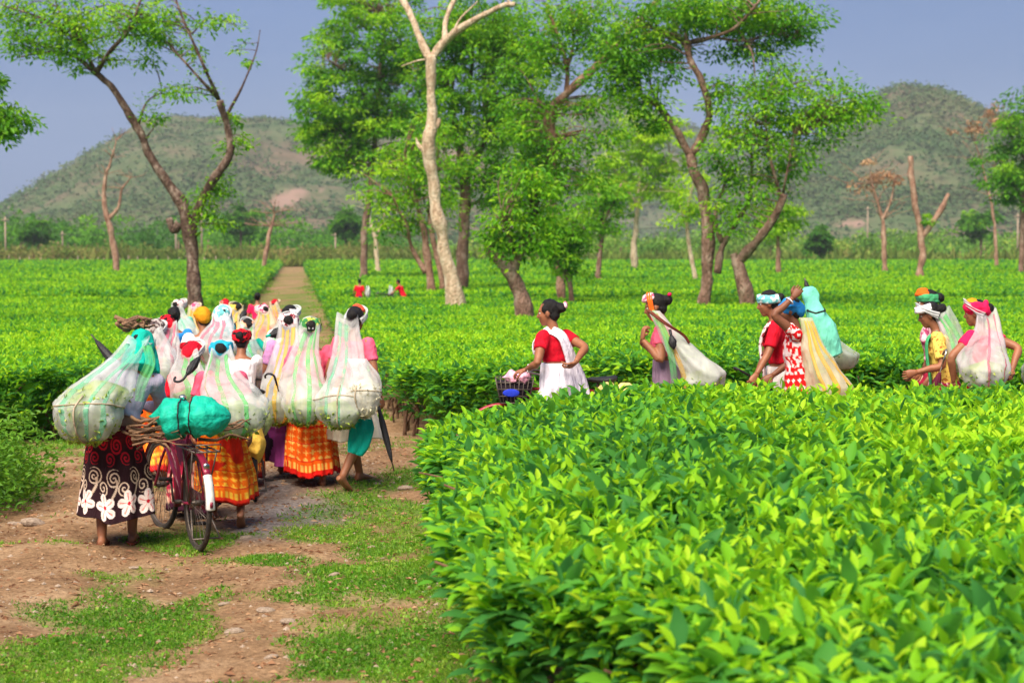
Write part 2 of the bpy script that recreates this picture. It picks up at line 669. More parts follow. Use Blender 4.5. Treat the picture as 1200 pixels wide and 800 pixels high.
def inpoly(x, y, poly):
    c = np.zeros(len(x), bool)
    p = np.asarray(poly, float)
    q = np.roll(p, 1, 0)
    for (x1, y1), (x2, y2) in zip(p, q):
        k = ((y1 > y) != (y2 > y)) & (x < (x2 - x1) * (y - y1) / (y2 - y1 + 1e-12) + x1)
        c ^= k
    return c
# ------------------------------------------------------------------ ground
# grass patches: (photo px, py, rx, ry) turned into places on the ground
_GP = [(128, 728, 100, 56), (70, 790, 70, 40), (470, 735, 120, 80), (430, 690, 95, 45), (430, 598, 85, 20), (470, 650, 80, 35), (395, 622, 60, 12), (540, 690, 60, 90),
       (208, 628, 62, 13), (70, 512, 75, 22), (20, 560, 40, 30), (500, 562, 70, 16), (335, 655, 45, 7), (455, 566, 60, 9), (560, 600, 60, 40),
       (345, 368, 22, 24), (120, 545, 25, 6), (20, 800, 60, 30), (470, 800, 120, 50)]
_GP = [(at(x, y, 2.1 * FPX / (y - 300)), x, y, rx, ry) for x, y, rx, ry in _GP]


def patch(P, lst, soft=.55):
    px, py = project(P)
    m = np.zeros(len(P))
    for _, x, y, rx, ry in lst:
        q = np.hypot((px - x) / rx, (py - y) / ry)
        m = np.maximum(m, 1 - sstep(1 - soft, 1 + soft, q))
    return m


def grassy(P):
    m = patch(P, _GP)
    m[P[:, 1] < 3] = 0
    nz = fbm2(P[:, 0], P[:, 1], 2.2, 5, 5)
    far = sstep(34, 60, P[:, 1]) * .50
    return np.clip(np.maximum(m, far) * 1.5 + (nz - .5) * 3.2 - .46, 0, 1)


def dirt_height(x, y):
    n = (fbm2(x, y, .9, 3, 4) - .5) * .10 + (fbm2(x, y, 4.5, 9, 4) - .5) * .055 + (fbm2(x, y, 19, 4, 3) - .5) * .02
    rut = -.05 * np.exp(-((x + 2.3 + (y - 11) * .12) / .5) ** 2)
    return (n + rut) * (1 - sstep(24, 45, y))


def ground_z(x, y):
    return gz(x, y) + dirt_height(x, y)


xs = np.concatenate([-np.geomspace(1800, 9.2, 60), np.arange(-9, 3.01, .06), np.geomspace(3.1, 1800, 60)])
ys = np.concatenate([np.array([-60, -20, -5, 0, 2, 3.5]), np.arange(4.5, 24, .075), np.geomspace(24.2, 2700, 130)])
GX, GY = np.meshgrid(xs, ys)
gx, gy = GX.ravel(), GY.ravel()
gP = np.stack([gx, gy, ground_z(gx, gy)], 1)
g_grass = grassy(gP)
g_grass = np.where(((np.abs(gx + 3.1 + .126 * (gy - 20)) > 6) & (gy > 20)) | (np.abs(gx) > 60) | (gy > 300), .8, g_grass)
g_gravel = patch(gP, [(None, 345, 602, 62, 24), (None, 300, 618, 40, 14), (None, 320, 570, 30, 14)], .7)
nx = len(xs)
ii, jj = np.meshgrid(np.arange(len(ys) - 1), np.arange(nx - 1), indexing='ij')
a = (ii * nx + jj).ravel()
gQ = np.stack([a, a + 1, a + nx + 1, a + nx], 1)
m, n, l, b, out = nt('earth')
tc = n.new('ShaderNodeTexCoord')
n1 = N(n, 'ShaderNodeTexNoise', i_Scale=1.3, i_Detail=8.0, i_Roughness=.65)
n2 = N(n, 'ShaderNodeTexNoise', i_Scale=26.0, i_Detail=6.0, i_Roughness=.7)
l.new(tc.outputs['Object'], n1.inputs['Vector'])
l.new(tc.outputs['Object'], n2.inputs['Vector'])
r1 = ramp(n, [(.3, (.17, .10, .055)), (.5, (.305, .195, .11)), (.68, (.43, .305, .19))])
r2 = ramp(n, [(.35, (.55, .5, .46)), (.6, (1.05, 1, .96))])
l.new(n1.outputs['Fac'], r1.inputs[0])
l.new(n2.outputs['Fac'], r2.inputs[0])
mu = N(n, 'ShaderNodeMixRGB', blend_type='MULTIPLY')
mu.inputs[0].default_value = 1
l.new(r1.outputs[0], mu.inputs[1])
l.new(r2.outputs[0], mu.inputs[2])
ag = N(n, 'ShaderNodeAttribute', attribute_name='gravel')
mg = N(n, 'ShaderNodeMixRGB')
rg = ramp(n, [(.3, (.11, .10, .10)), (.55, (.22, .20, .20)), (.7, (.36, .33, .32))])
l.new(n2.outputs['Fac'], rg.inputs[0])
l.new(ag.outputs['Fac'], mg.inputs[0])
l.new(mu.outputs[0], mg.inputs[1])
l.new(rg.outputs[0], mg.inputs[2])
at_ = N(n, 'ShaderNodeAttribute', attribute_name='tone')
mx = N(n, 'ShaderNodeMixRGB')
r3 = ramp(n, [(.35, (.035, .10, .010)), (.65, (.11, .22, .018))])
l.new(n2.outputs['Fac'], r3.inputs[0])
l.new(at_.outputs['Fac'], mx.inputs[0])
l.new(mg.outputs[0], mx.inputs[1])
l.new(r3.outputs[0], mx.inputs[2])
l.new(mx.outputs[0], b.inputs['Base Color'])
b.inputs['Roughness'].default_value = .95
b.inputs['Specular IOR Level'].default_value = .1
bp = N(n, 'ShaderNodeBump', i_Strength=.7, i_Distance=.05)
l.new(n2.outputs['Fac'], bp.inputs['Height'])
l.new(bp.outputs[0], b.inputs['Normal'])
EARTH = m
gme = make_mesh('ground', gP, None, gQ, True, tone=g_grass * .85)
gat = gme.attributes.new('gravel', 'FLOAT', 'POINT')
gat.data.foreach_set('value', (g_gravel * .85).astype(np.float32))
ground = link('ground', gme, EARTH)
ground['kind'] = 'structure'

# grass blades growing in the grass patches
def blades(n, xr, yr, lmin, lmax, wid, dens_pow=1.0):
    y = rng.uniform(yr[0], yr[1], n)
    x = rng.uniform(xr[0], xr[1], n)
    P = np.stack([x, y, gz(x, y)], 1)
    keep = rng.uniform(0, 1, n) < grassy(P) ** dens_pow
    P = P[keep]
    P[:, 2] = ground_z(P[:, 0], P[:, 1]) - .004
    k = len(P)
    A = rdir(k, .1, 1.)
    return leaves(P, A, rdir(k), rng.uniform(lmin, lmax, k), rng.uniform(wid * .6, wid, k), np.clip(rng.normal(.5, .25, k) + (fbm2(P[:, 0], P[:, 1], 1.3, 8) - .5) * 1.2, 0, 1), TM2)


V, T, to = cat([blades(190000, (-4.6, .3), (7.5, 13.5), .012, .042, .008), blades(70000, (-6.5, 0), (13.5, 24), 0.02, .06, .014),
                blades(30000, (-4.6, .2), (7.5, 13.), .012, .035, .03)])
o = link('grass', make_mesh('grass', V, T, None, False, to), GRASS)
tag(o, 'short green grass patches growing on the dirt track', 'grass', kind='stuff')

# rougher grass creeping in from both edges of the far track
k = 30000
y = 22 + rng.uniform(0, 1, k) ** 1.5 * 140
f_ = rng.uniform(0, 1, k)
x = (-4.9 - (y - 20) * .128) * (1 - f_) + (-1.3 - (y - 20) * .124) * f_
keep = rng.uniform(0, 1, k) < np.clip(np.abs(f_ - .5) * 2.2 - .72 + (fbm2(x, y, .5, 91, 4) - .5) * 1.6, 0, 1)
x, y = x[keep], y[keep]
k = len(x)
V1 = leaves(np.stack([x, y, ground_z(x, y)], 1), rdir(k, .1, 1), rdir(k), rng.uniform(.03, .09, k) * (1 + y / 140), .02 + y * .0004 + rng.uniform(0, .02, k), np.clip(rng.normal(.5, .25, k), 0, 1), TM2)
tag(link('grass', make_mesh('grass', *V1[:2], None, False, V1[2]), GRASS), 'grass creeping in along the edges of the far track', 'grass', kind='stuff')

# dead leaves, twigs and grit on the track
k = 7000
x = rng.uniform(-5, .2, k)
y = rng.uniform(7.5, 19, k)
P = np.stack([x, y, ground_z(x, y) + .004], 1)
A = rdir(k, -.15, .3)
V, T, to = leaves(P, A, rdir(k, .5, 1), rng.uniform(.015, .07, k), rng.uniform(.008, .03, k), rng.uniform(0, 1, k), TM4)
tag(link('leaf_litter', make_mesh('leaf_litter', V, T, None, False, to), DRY), 'dead brown leaves and twigs strewn over the dirt track', 'leaf litter', kind='stuff')

# grit and small pebbles
k = 3200
x = rng.uniform(-5, .1, k)
y = rng.uniform(7.5, 20, k)
P = np.stack([x, y, ground_z(x, y)], 1)
oc_ = np.array([[1, 0, 0], [0, 1, 0], [-1, 0, 0], [0, -1, 0], [0, 0, .7]])
of_ = np.array([[0, 1, 4], [1, 2, 4], [2, 3, 4], [3, 0, 4]])
s_ = rng.uniform(.003, .012, k) * rng.choice([1, 1, 1, 2.2], k)
V = (P[:, None] + oc_[None] * s_[:, None, None] * rng.uniform(.6, 1.3, (k, 5, 1))).reshape(-1, 3)
T = (of_[None] + (np.arange(k) * 5)[:, None, None]).reshape(-1, 3)
tag(link('grit', make_mesh('grit', V, T, None, False), STONE), 'grit and small pebbles scattered over the dirt track', 'grit', kind='stuff')

# stones
stone_me = []
for q in range(4):
    sb = Buf().ell((0, 0, 0), (.5, .38, .24), nu=12, nv=8)
    V, T, Q = sb.arrays()
    V = V * (1 + (fbm(V * 2.2 + q * 9, q, 3) - .5) * .7)[:, None]
    stone_me.append(make_mesh('stone', V, T, Q, False))
    stone_me[-1].materials.append(STONE)
for px, py, w, lab in [(40, 620, 34, 'flat pale stone half buried at the left edge of the track'), (20, 616, 22, 'small grey stone beside the flat pale stone at the left edge'),
                       (158, 659, 15, 'white stone lying alone below the red bicycle'), (17, 579, 14, 'grey stone on the bank by the weeds'),
                       (276, 742, 26, 'smooth buff stone in the middle of the near track'), (392, 676, 14, 'white stone at the edge of the right grass verge'),
                       (340, 728, 22, 'long pale stone half sunk near the right verge'), (311, 716, 22, 'flat pale stone just left of the long sunken one'),
                       (287, 630, 16, 'pale stone on the track past the rear bicycle wheel'), (345, 583, 10, 'upright pale pebble beside the barefoot woman'),
                       (476, 576, 18, 'whitish stone in the grass below the hanging umbrella'), (442, 571, 12, 'small grey stone in the grass by the bare heel'),
                       (262, 706, 14, 'little buff stone above the smooth one in the track'), (435, 640, 13, 'small reddish stone near the right verge'),
                       (318, 775, 20, 'low brown stone at the bottom of the track'), (215, 600, 14, 'stone behind the bicycle wheels')]:
    d = 2.1 * FPX / (py - 300)
    p = at(px, py, d)
    s = w * d / FPX
    o = link('stone', stone_me[int(rng.integers(4))], None, None, (p[0], p[1], float(ground_z(p[0], p[1])[0]) + s * .02))
    o.scale = (s, s * .9, s * .7)
    o.rotation_euler = (rng.uniform(-.2, .2), rng.uniform(-.2, .2), rng.uniform(0, .8))
    tag(o, lab, 'stone', 'stones on the dirt track')

# ------------------------------------------------------------------ tea hedges
def xr(d):
    return -1.3 - (d - 20) * .124


def xl(d):
    return -4.9 - (d - 20) * .128


def tea_top(x, y, h=.84):
    """clipped plucking table: each bush a low dome, rows leaning into one another"""
    t = gz(x, y) + h
    t = t + (fbm2(x, y, 1.25, 21, 3) - .5) * .17 + (fbm2(x, y, .33, 22, 2) - .5) * .14
    return t


def shoots(P, up, size, tone0, tm, k=4, spread=.9, tspread=.21):
    """k leaves fanning out of each shoot tip"""
    n = len(P)
    P = np.repeat(P, k, 0)
    base = np.repeat(up, k, 0)
    r = rdir(n * k, -.4, .5)
    j = np.tile(np.arange(k), n)
    A = base * (1.15 - .28 * j)[:, None] + r * spread
    L = np.repeat(size, k) * rng.uniform(.7, 1.15, n * k) * (1.0 - .16 * (j == 0))
    tone = np.repeat(tone0, k) + rng.normal(0, tspread, n * k) + np.where(j == 0, .34, -.10)
    L = L * (1.22 - .38 * np.clip(tone, 0, 1))
    Nn = np.array([0, 0, 1.]) + rdir(n * k) * .7
    off = base * (np.where(j == 0, .0, -.22 * j))[:, None] * np.repeat(size, k)[:, None]
    return leaves(P + off, A, Nn, L, L * rng.uniform(.34, .44, n * k), np.clip(tone, 0, 1), tm)


def hedge_core(poly, y0, y1, step, h, drop, zlow=.12):
    """the dense twiggy mass inside the hedge"""
    p = np.asarray(poly, float)
    x0, x1 = p[:, 0].min(), p[:, 0].max()
    ys_ = np.arange(y0, y1 + step, step)
    rings = []
    for yy in ys_:
        yy = min(max(yy, p[:, 1].min() + .02), p[:, 1].max() - .02)
        xsx = []
        q = np.roll(p, 1, 0)
        for (ax, ay), (bx, by) in zip(p, q):
            if (ay > yy) != (by > yy):
                xsx.append((bx - ax) * (yy - ay) / (by - ay) + ax)
        if len(xsx) < 2:
            continue
        lo, hi = min(xsx) + .22, max(xsx) - .22
        m_ = 60
        xx = np.concatenate([[lo + .25], lo + (hi - lo) * np.linspace(0, 1, m_) ** 1.0, [hi - .25]])
        z = np.concatenate([[gz(lo, yy) + zlow], tea_top(xx[1:-1], np.full(m_, yy), h) - drop, [gz(hi, yy) + zlow]])
        rings.append(np.stack([xx, np.full(m_ + 2, yy), z], 1))
    bf = Buf().loft(rings, cap=True, closed=True)
    return bf


def tea_block(label, poly, h, bands, edge_faces, leaf0, tm, drop=.10, size=(.07, .11), core_step=.5, stems=0, extra=None, side_n=900):
    p = np.asarray(poly, float)
    c = p.mean(0)
    root = thing('tea_hedge', label, 'tea hedge', (c[0], c[1], float(gz(c[0], c[1]))))
    parts = []
    for (ya, yb, dens, sz, tmb, kk) in bands:
        wx = .36 * yb + 1.5
        x0, x1 = max(p[:, 0].min(), -wx), min(p[:, 0].max(), wx)
        n_ = int(dens * (yb - ya) * (x1 - x0))
        y = rng.uniform(ya, yb, n_)
        x = rng.uniform(x0, x1, n_)
        k_ = inpoly(x, y, poly) & (np.abs(x) < .33 * y + 1.4)
        x, y = x[k_], y[k_]
        n_ = len(x)
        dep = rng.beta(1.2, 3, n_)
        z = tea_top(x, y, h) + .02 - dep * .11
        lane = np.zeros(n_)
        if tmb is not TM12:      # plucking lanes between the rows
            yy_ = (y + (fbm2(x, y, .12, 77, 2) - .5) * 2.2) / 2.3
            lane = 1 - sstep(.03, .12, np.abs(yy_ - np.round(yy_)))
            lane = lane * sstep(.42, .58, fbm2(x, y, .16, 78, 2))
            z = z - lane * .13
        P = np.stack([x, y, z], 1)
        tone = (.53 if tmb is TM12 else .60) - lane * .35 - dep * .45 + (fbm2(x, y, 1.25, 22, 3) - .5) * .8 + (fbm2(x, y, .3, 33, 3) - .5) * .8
        up = unit_rows(np.array([0, 0, 1.]) + rdir(n_) * .55)
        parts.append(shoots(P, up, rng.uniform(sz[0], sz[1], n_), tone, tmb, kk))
        if tmb is TM12:      # pale shoot stems
            parts.append(leaves(P - up * .10, up, rdir(n_), rng.uniform(.08, .13, n_), np.full(n_, .007), np.full(n_, .85), TM12))
    fo = Buf()
    for (a_, b_, dn) in edge_faces:
        a_, b_ = np.asarray(a_, float), np.asarray(b_, float)
        Ln = np.linalg.norm(b_ - a_)
        n_ = int(Ln * dn)
        t = rng.uniform(0, 1, n_)
        xy = a_ + (b_ - a_) * t[:, None]
        nrm = np.array([(b_ - a_)[1], -(b_ - a_)[0]]) / Ln
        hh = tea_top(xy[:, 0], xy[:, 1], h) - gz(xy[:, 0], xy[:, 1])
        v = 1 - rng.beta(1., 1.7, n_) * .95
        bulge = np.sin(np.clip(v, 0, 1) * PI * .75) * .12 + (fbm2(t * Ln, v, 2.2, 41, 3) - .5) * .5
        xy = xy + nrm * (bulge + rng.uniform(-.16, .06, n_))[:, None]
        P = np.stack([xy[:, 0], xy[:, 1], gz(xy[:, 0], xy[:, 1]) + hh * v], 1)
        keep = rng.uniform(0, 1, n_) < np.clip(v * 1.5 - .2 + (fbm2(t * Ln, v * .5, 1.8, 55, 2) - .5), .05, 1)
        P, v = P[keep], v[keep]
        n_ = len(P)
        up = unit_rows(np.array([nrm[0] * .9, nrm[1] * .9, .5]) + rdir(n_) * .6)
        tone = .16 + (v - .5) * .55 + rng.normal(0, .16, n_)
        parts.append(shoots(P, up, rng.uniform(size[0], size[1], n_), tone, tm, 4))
    V, T, to = cat(parts)
    if extra is not None:
        V, T, to = extra(root, V, T, to, len(tm[0]))
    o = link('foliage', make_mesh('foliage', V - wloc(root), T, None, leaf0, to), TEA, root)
    o['kind'] = 'stuff'
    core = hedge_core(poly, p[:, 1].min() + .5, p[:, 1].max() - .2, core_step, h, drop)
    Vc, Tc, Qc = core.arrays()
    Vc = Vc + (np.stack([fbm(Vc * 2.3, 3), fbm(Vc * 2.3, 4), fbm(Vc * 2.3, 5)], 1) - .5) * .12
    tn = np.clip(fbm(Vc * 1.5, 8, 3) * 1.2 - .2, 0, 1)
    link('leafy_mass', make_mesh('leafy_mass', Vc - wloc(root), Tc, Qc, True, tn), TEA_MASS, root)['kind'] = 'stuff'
    if stems:
        sb = Buf()
        for (a_, b_, dn) in edge_faces:
            a_, b_ = np.asarray(a_, float), np.asarray(b_, float)
            Ln = np.linalg.norm(b_ - a_)
            for q in range(int(Ln * stems)):
                t = rng.uniform()
                nrm = np.array([(b_ - a_)[1], -(b_ - a_)[0]]) / Ln
                e = a_ + (b_ - a_) * t - nrm * rng.uniform(-.02, .22)
                z0 = float(gz(e[0], e[1]))
                top = rng.uniform(.5, .8)
                pts = [[e[0] + rng.normal(0, .05) * s + rng.normal(0, .16) * s * (1 if s > .3 else .2), e[1] + rng.normal(0, .12) * s, z0 - .03 + top * s] for s in (0, .25, .5, .75, 1)]
                sb.tube(crom(pts, 3), np.linspace(rng.uniform(.012, .028), .006, 13), 6)
        obj('stems', sb, STEM, root)['kind'] = 'stuff'
    return root


def unit_rows(A):
    return A / (np.linalg.norm(A, axis=1)[:, None] + 1e-9)


POLY_F = [(-.44, 13.4), (-.17, 9.6), (-.02, 7.4), (.16, 6.5), (.55, 6.25), (.82, 5.4), (.95, 4.4), (1.05, 2.6), (6, 2.6), (9.5, 13.2)]


def near_leaves(root, V, T, to, k):
    """the 300 leaves that show largest stand as leaves of their own"""
    nl = 0
    k = 11
    F = len(TM12[1])
    nL = len(V) // k
    Vl = V.reshape(nL, k, 3)
    px, py = project(Vl[:, 5])
    size = np.linalg.norm(Vl[:, 10] - Vl[:, 0], axis=1) / Vl[:, 5, 1]
    vis = (px > 530) & (px < 1190) & (py > 470) & (py < 790)
    high = Vl[:, 5, 2] > tea_top(Vl[:, 5, 0], Vl[:, 5, 1], .80) - .01
    score = np.where(vis & high, size, 0)
    idx = np.argsort(-score)[:300]
    for i in idx:
        v = Vl[i]
        c = v[0]
        me = make_mesh('leaf', v - c, TM12[1], None, True, to[i * k:i * k + k])
        o = link('leaf', me, TEA, root, tuple(c - wloc(root)))
    keep = np.ones(nL, bool)
    keep[idx] = False
    V2 = Vl[keep].reshape(-1, 3)
    n2 = keep.sum()
    T2 = (TM12[1][None] + (np.arange(n2) * k)[:, None, None]).reshape(-1, 3)
    return V2, T2, to.reshape(nL, k)[keep].ravel()


ef = [(POLY_F[1], POLY_F[0]), (POLY_F[2], POLY_F[1]), (POLY_F[3], POLY_F[2]), (POLY_F[4], POLY_F[3]), (POLY_F[5], POLY_F[4]), (POLY_F[6], POLY_F[5]), (POLY_F[7], POLY_F[6])]
ef = [(b_, a_, 520) for a_, b_ in ef]
tea_block('lush bright green tea hedge filling the right foreground beside the track', POLY_F, .80,
          [(2.6, 6.5, 270, (.08, .155), TM12, 5), (6.5, 13.4, 250, (.07, .13), TM12, 5)], ef, True, TM12, size=(.085, .13), drop=.17, core_step=.3, stems=7, extra=near_leaves)

POLY_M = [(-1.3, 20.2), (1.2, 17.9), (4, 17.2), (10, 16.6), (34, 17), (34, 72), (xr(72), 72)]
tea_block('wide tea hedge block behind the women walking on the right', POLY_M, .84,
          [(16.6, 24, 170, (.065, .11), TM4, 5), (24, 36, 95, (.08, .13), TM4, 4), (36, 54, 50, (.10, .16), TM2, 4), (54, 72, 26, (.13, .20), TM2, 4)],
          [(POLY_M[0], POLY_M[1], 330), (POLY_M[1], POLY_M[2], 260), (POLY_M[2], POLY_M[3], 220), (POLY_M[6], POLY_M[0], 60)], False, TM4, size=(.09, .15), core_step=.6, stems=5)
POLY_L = [(-4.9, 19.6), (xl(72), 72), (-34, 72), (-34, 21), (-12, 19.6), (-6.4, 19.0)]
tea_block('wide tea hedge block left of the dirt track', POLY_L, .84,
          [(19.0, 27, 150, (.065, .11), TM4, 5), (27, 38, 90, (.08, .13), TM4, 4), (38, 54, 46, (.10, .16), TM2, 4), (54, 72, 26, (.13, .20), TM2, 4)],
          [(POLY_L[0], POLY_L[1], 60), (POLY_L[5], POLY_L[0], 330), (POLY_L[4], POLY_L[5], 250)], False, TM4, size=(.09, .15), core_step=.6, stems=4)
for lab, xa, xb, ya, yb in [('middle distance tea block on the right with two men in front', xr, 60, 79, 152), ('middle distance tea block on the left beyond the first one', -62, xl, 79, 149),
                            ('farthest tea block on the right before the trees', xr, 125, 156, 292), ('farthest tea block on the left before the scrub', -125, xl, 152, 288)]:
    fa = (lambda d: xa(d)) if callable(xa) else (lambda d: xa)
    fb = (lambda d: xb(d)) if callable(xb) else (lambda d: xb)
    poly = [(fa(ya), ya), (fb(ya), ya), (fb(yb), yb), (fa(yb), yb)]
    mid = (ya + yb) / 2
    sz = ya / 230.
    tea_block(lab, poly, .84, [(ya, mid, 16 * (75 / ya) ** 2, (sz * .7, sz * 1.0), TM2, 4), (mid, yb, 8 * (75 / ya) ** 2, (sz * .9, sz * 1.4), TM2, 4)],
              [(poly[0], poly[1], 30 * 75 / ya), (poly[1], poly[2], 8) if callable(xb) else (poly[3], poly[0], 8)], False, TM2, size=(sz * .8, sz), core_step=2, drop=.1)

# weeds on the left bank
wb = []
wr = thing('weed_clump', 'leafy green weeds on the bank at the left edge of the track', 'weeds', (-4.1, 14.2, 0))
for q in range(150):
    x, y = rng.normal(-4.5, .22), rng.normal(14.4, .7)
    hgt = rng.uniform(.3, .8)
    n_ = 34
    s = rng.uniform(0, 1, n_)
    lean = rng.normal(0, .12, 2)
    P = np.stack([x + lean[0] * s + rng.normal(0, .05, n_), y + lean[1] * s + rng.normal(0, .05, n_), gz(x, y) + hgt * s], 1)
    wb.append(leaves(P, rdir(n_, -.2, .8), rdir(n_, .2, 1), rng.uniform(.04, .09, n_), rng.uniform(.02, .035, n_), np.clip(rng.normal(.25, .18, n_), 0, 1), TM4))
V, T, to = cat(wb)
link('weed_leaves', make_mesh('weed_leaves', V - wloc(wr), T, None, False, to), GRASS, wr)['kind'] = 'stuff'

# ------------------------------------------------------------------ trees
def tree(name, label, d, limbs, blobs, bark=BARK, leaf=TREE_A, lsz=.16, group=None, twig=True, cat_='tree', dens=1.0, tone=.5, sprays=None, base_d=None, lush=1.1):
    """limbs: lists of (px, py, radius px, [depth offset m]); blobs: (px, py, rx px, ry px, clumps, depth offset m)"""
    s = d / FPX
    b0 = at(limbs[0][0][0], limbs[0][0][1], d)
    gzb = float(gz(b0[0], b0[1]))
    root = thing(name, label, cat_, (b0[0], b0[1], gzb))
    tb = Buf()
    nodes, nrad = [], []
    for li, L in enumerate(limbs):
        pts, rad = [], []
        dd = 0
        for q, e in enumerate(L):
            if len(e) > 3:
                dd = e[3]
            pts.append(at(e[0], e[1], d + dd))
            rad.append(e[2] * s * .84)
        if li == 0:
            pts.insert(0, np.array([pts[0][0], pts[0][1], gzb - .1]))
            rad.insert(0, rad[0] * 1.15)
        P = crom(pts, 6)
        R = crom(np.array(rad)[:, None], 6)[:, 0]
        R = np.maximum(R, .006)
        jit = (np.stack([fbm(P * .9, 1), fbm(P * .9, 2), fbm(P * .9, 3)], 1) - .5) * (rad[0] * .9)
        P = P + jit
        R = R * (1 + (fbm(P * 2.5, 6, 3) - .5) * .75)
        tb.tube(P, R, 9 if R.max() > .06 else 6)
        nodes.append(P)
        nrad.append(R)
    nodes = np.vstack(nodes)
    nrad = np.concatenate(nrad)
    parts = []
    tw = Buf()
    for bl in blobs:
        px, py, rx, ry, ncl = bl[:5]
        ddp = bl[5] if len(bl) > 5 else 0
        tn = bl[6] if len(bl) > 6 else tone
        c = at(px, py, d + ddp)
        rw, rh = rx * s, ry * s
        rdp = (rw * .75 + rh * .25)
        ncl = max(3, int(ncl * dens * (1.25 if lush > 1.2 else 1)))
        u = rdir(ncl) * (rng.uniform(.15, 1, ncl) ** .45 * rng.choice([1, 1, 1.3], ncl))[:, None]
        C = c + u * np.array([rw, rdp, rh])
        for cc in C:
            # a twig from the closest limb
            dist = np.linalg.norm((nodes - cc) * np.array([1, 1, 1.2]), axis=1) + (nodes[:, 2] > cc[2]) * 1.0
            i = int(np.argmin(dist))
            if twig and dist[i] < 6:
                q = nodes[i]
                mid = (q + cc) / 2 + rng.normal(0, .12, 3) * dist[i] * .5 + np.array([0, 0, .1 * dist[i]])
                r0 = min(nrad[i] * .6, .012 + .012 * dist[i])
                tw.tube(crom([q, mid, cc], 3), np.linspace(r0, .006, 7), 4, cap=False)
            k = int(rng.integers(34, 60) * lush)
            cr = rng.uniform(.5, 1.15) * min(1.0, .35 + rw * .5)
            uu = rdir(k) * (rng.uniform(0, 1, k) ** .5)[:, None] * np.array([cr, cr, cr * .5])
            uu[:, 2] -= .3 * (uu[:, 0] ** 2 + uu[:, 1] ** 2) / cr
            P = cc + uu
            A = uu * np.array([1, 1, .3]) + rdir(k) * cr * .5 + np.array([0, 0, -.25 * cr])
            L = lsz * 1.15 * rng.uniform(.6, 1.3, k)
            t0 = tn - .08 + rng.normal(0, .26)
            parts.append(leaves(P, A, np.array([0, 0, 1.]) + rdir(k) * .6, L, L * .45, np.clip(t0 + rng.normal(0, .16, k), 0, 1), TM2))
    if sprays:
        for (L, nleaf) in sprays:       # leaves strung thinly along a limb
            pts = crom([at(e[0], e[1], d + (e[3] if len(e) > 3 else 0)) for e in L], 8)
            i = rng.integers(0, len(pts), nleaf)
            P = pts[i] + rng.normal(0, 1, (nleaf, 3)) * s * 6
            parts.append(leaves(P, rdir(nleaf, -.6, .6), np.array([0, 0, 1.]) + rdir(nleaf) * .6, lsz * rng.uniform(.5, 1.1, nleaf), lsz * rng.uniform(.2, .45, nleaf),
                                np.clip(rng.normal(tone, .2, nleaf), 0, 1), TM2))
    obj('trunk', tb, bark, root)
    if tw.n:
        obj('twigs', tw, bark, root)['kind'] = 'stuff'
    if parts:
        V, T, to = cat(parts)
        link('crown', make_mesh('crown', V - wloc(root), T, None, False, to), leaf, root)
    return root


def twiggy(L0, n, spread, r=.6, up=.6, ln=22):
    """n bare twigs leaving the last half of limb L0 (pixels)"""
    out_ = []
    for q in range(n):
        k = int(rng.integers(max(1, len(L0) // 2), len(L0)))
        e = L0[k]
        x, y = e[0], e[1]
        a = rng.normal(0, spread)
        pts = [(x, y, r * 1.3, 0)]
        for j in range(3):
            a += rng.normal(0, .35)
            x += math.sin(a) * ln / 3 * rng.uniform(.6, 1.3)
            y -= abs(math.cos(a)) * ln / 3 * up * rng.uniform(.6, 1.5)
            pts.append((x, y, r * (1 - .25 * j), rng.normal(0, .4)))
        out_.append(pts)
    return out_


# left tree, leaning limbs, feathery crown
LA = [(228, 364, 12), (227, 320, 10), (220, 270, 9), (210, 236, 8), (182, 192, 6.5), (160, 150, 5.5), (132, 106, 5), (112, 86, 4.5)]
LB = [(222, 285, 7), (232, 245, 6), (252, 210, 6, -.5), (270, 180, 5.5), (267, 150, 5), (257, 118, 4.5, -.8)]
lims = [LA, LB, [(112, 86, 4), (85, 65, 2.8, .5), (55, 62, 2, 1), (20, 68, 1, 1.4)], [(112, 88, 4), (128, 62, 3, -.6), (150, 35, 2.2, -1), (165, 0, 1.5, -1.2)], [(113, 86, 3.5), (92, 48, 2.2, .2), (70, 15, 1.6, .5), (60, -20, 1, .6)],
        [(92, 48, 2), (50, 22, 1.5, -.6), (5, 8, 1, -1)], [(257, 118, 3), (240, 80, 2.3, -.9), (222, 40, 1.8, -1), (206, 0, 1.4, -1)], [(257, 118, 2.6), (232, 90, 2, -.6), (206, 62, 1.2, -.5)],
        [(266, 135, 3), (285, 100, 1.6, -.4), (300, 60, 1, -.3), (305, 35, .6, -.3)], [(160, 150, 2.5), (172, 120, 1.3, .4), (190, 108, .8, .6)], [(210, 262, 6), (203, 270, 5), (198, 256, 5)], [(185, 195, 2.5), (172, 165, 1.2), (180, 150, .7)],
        [(225, 40, 1.3), (245, 22, .9), (278, 30, .6)]]
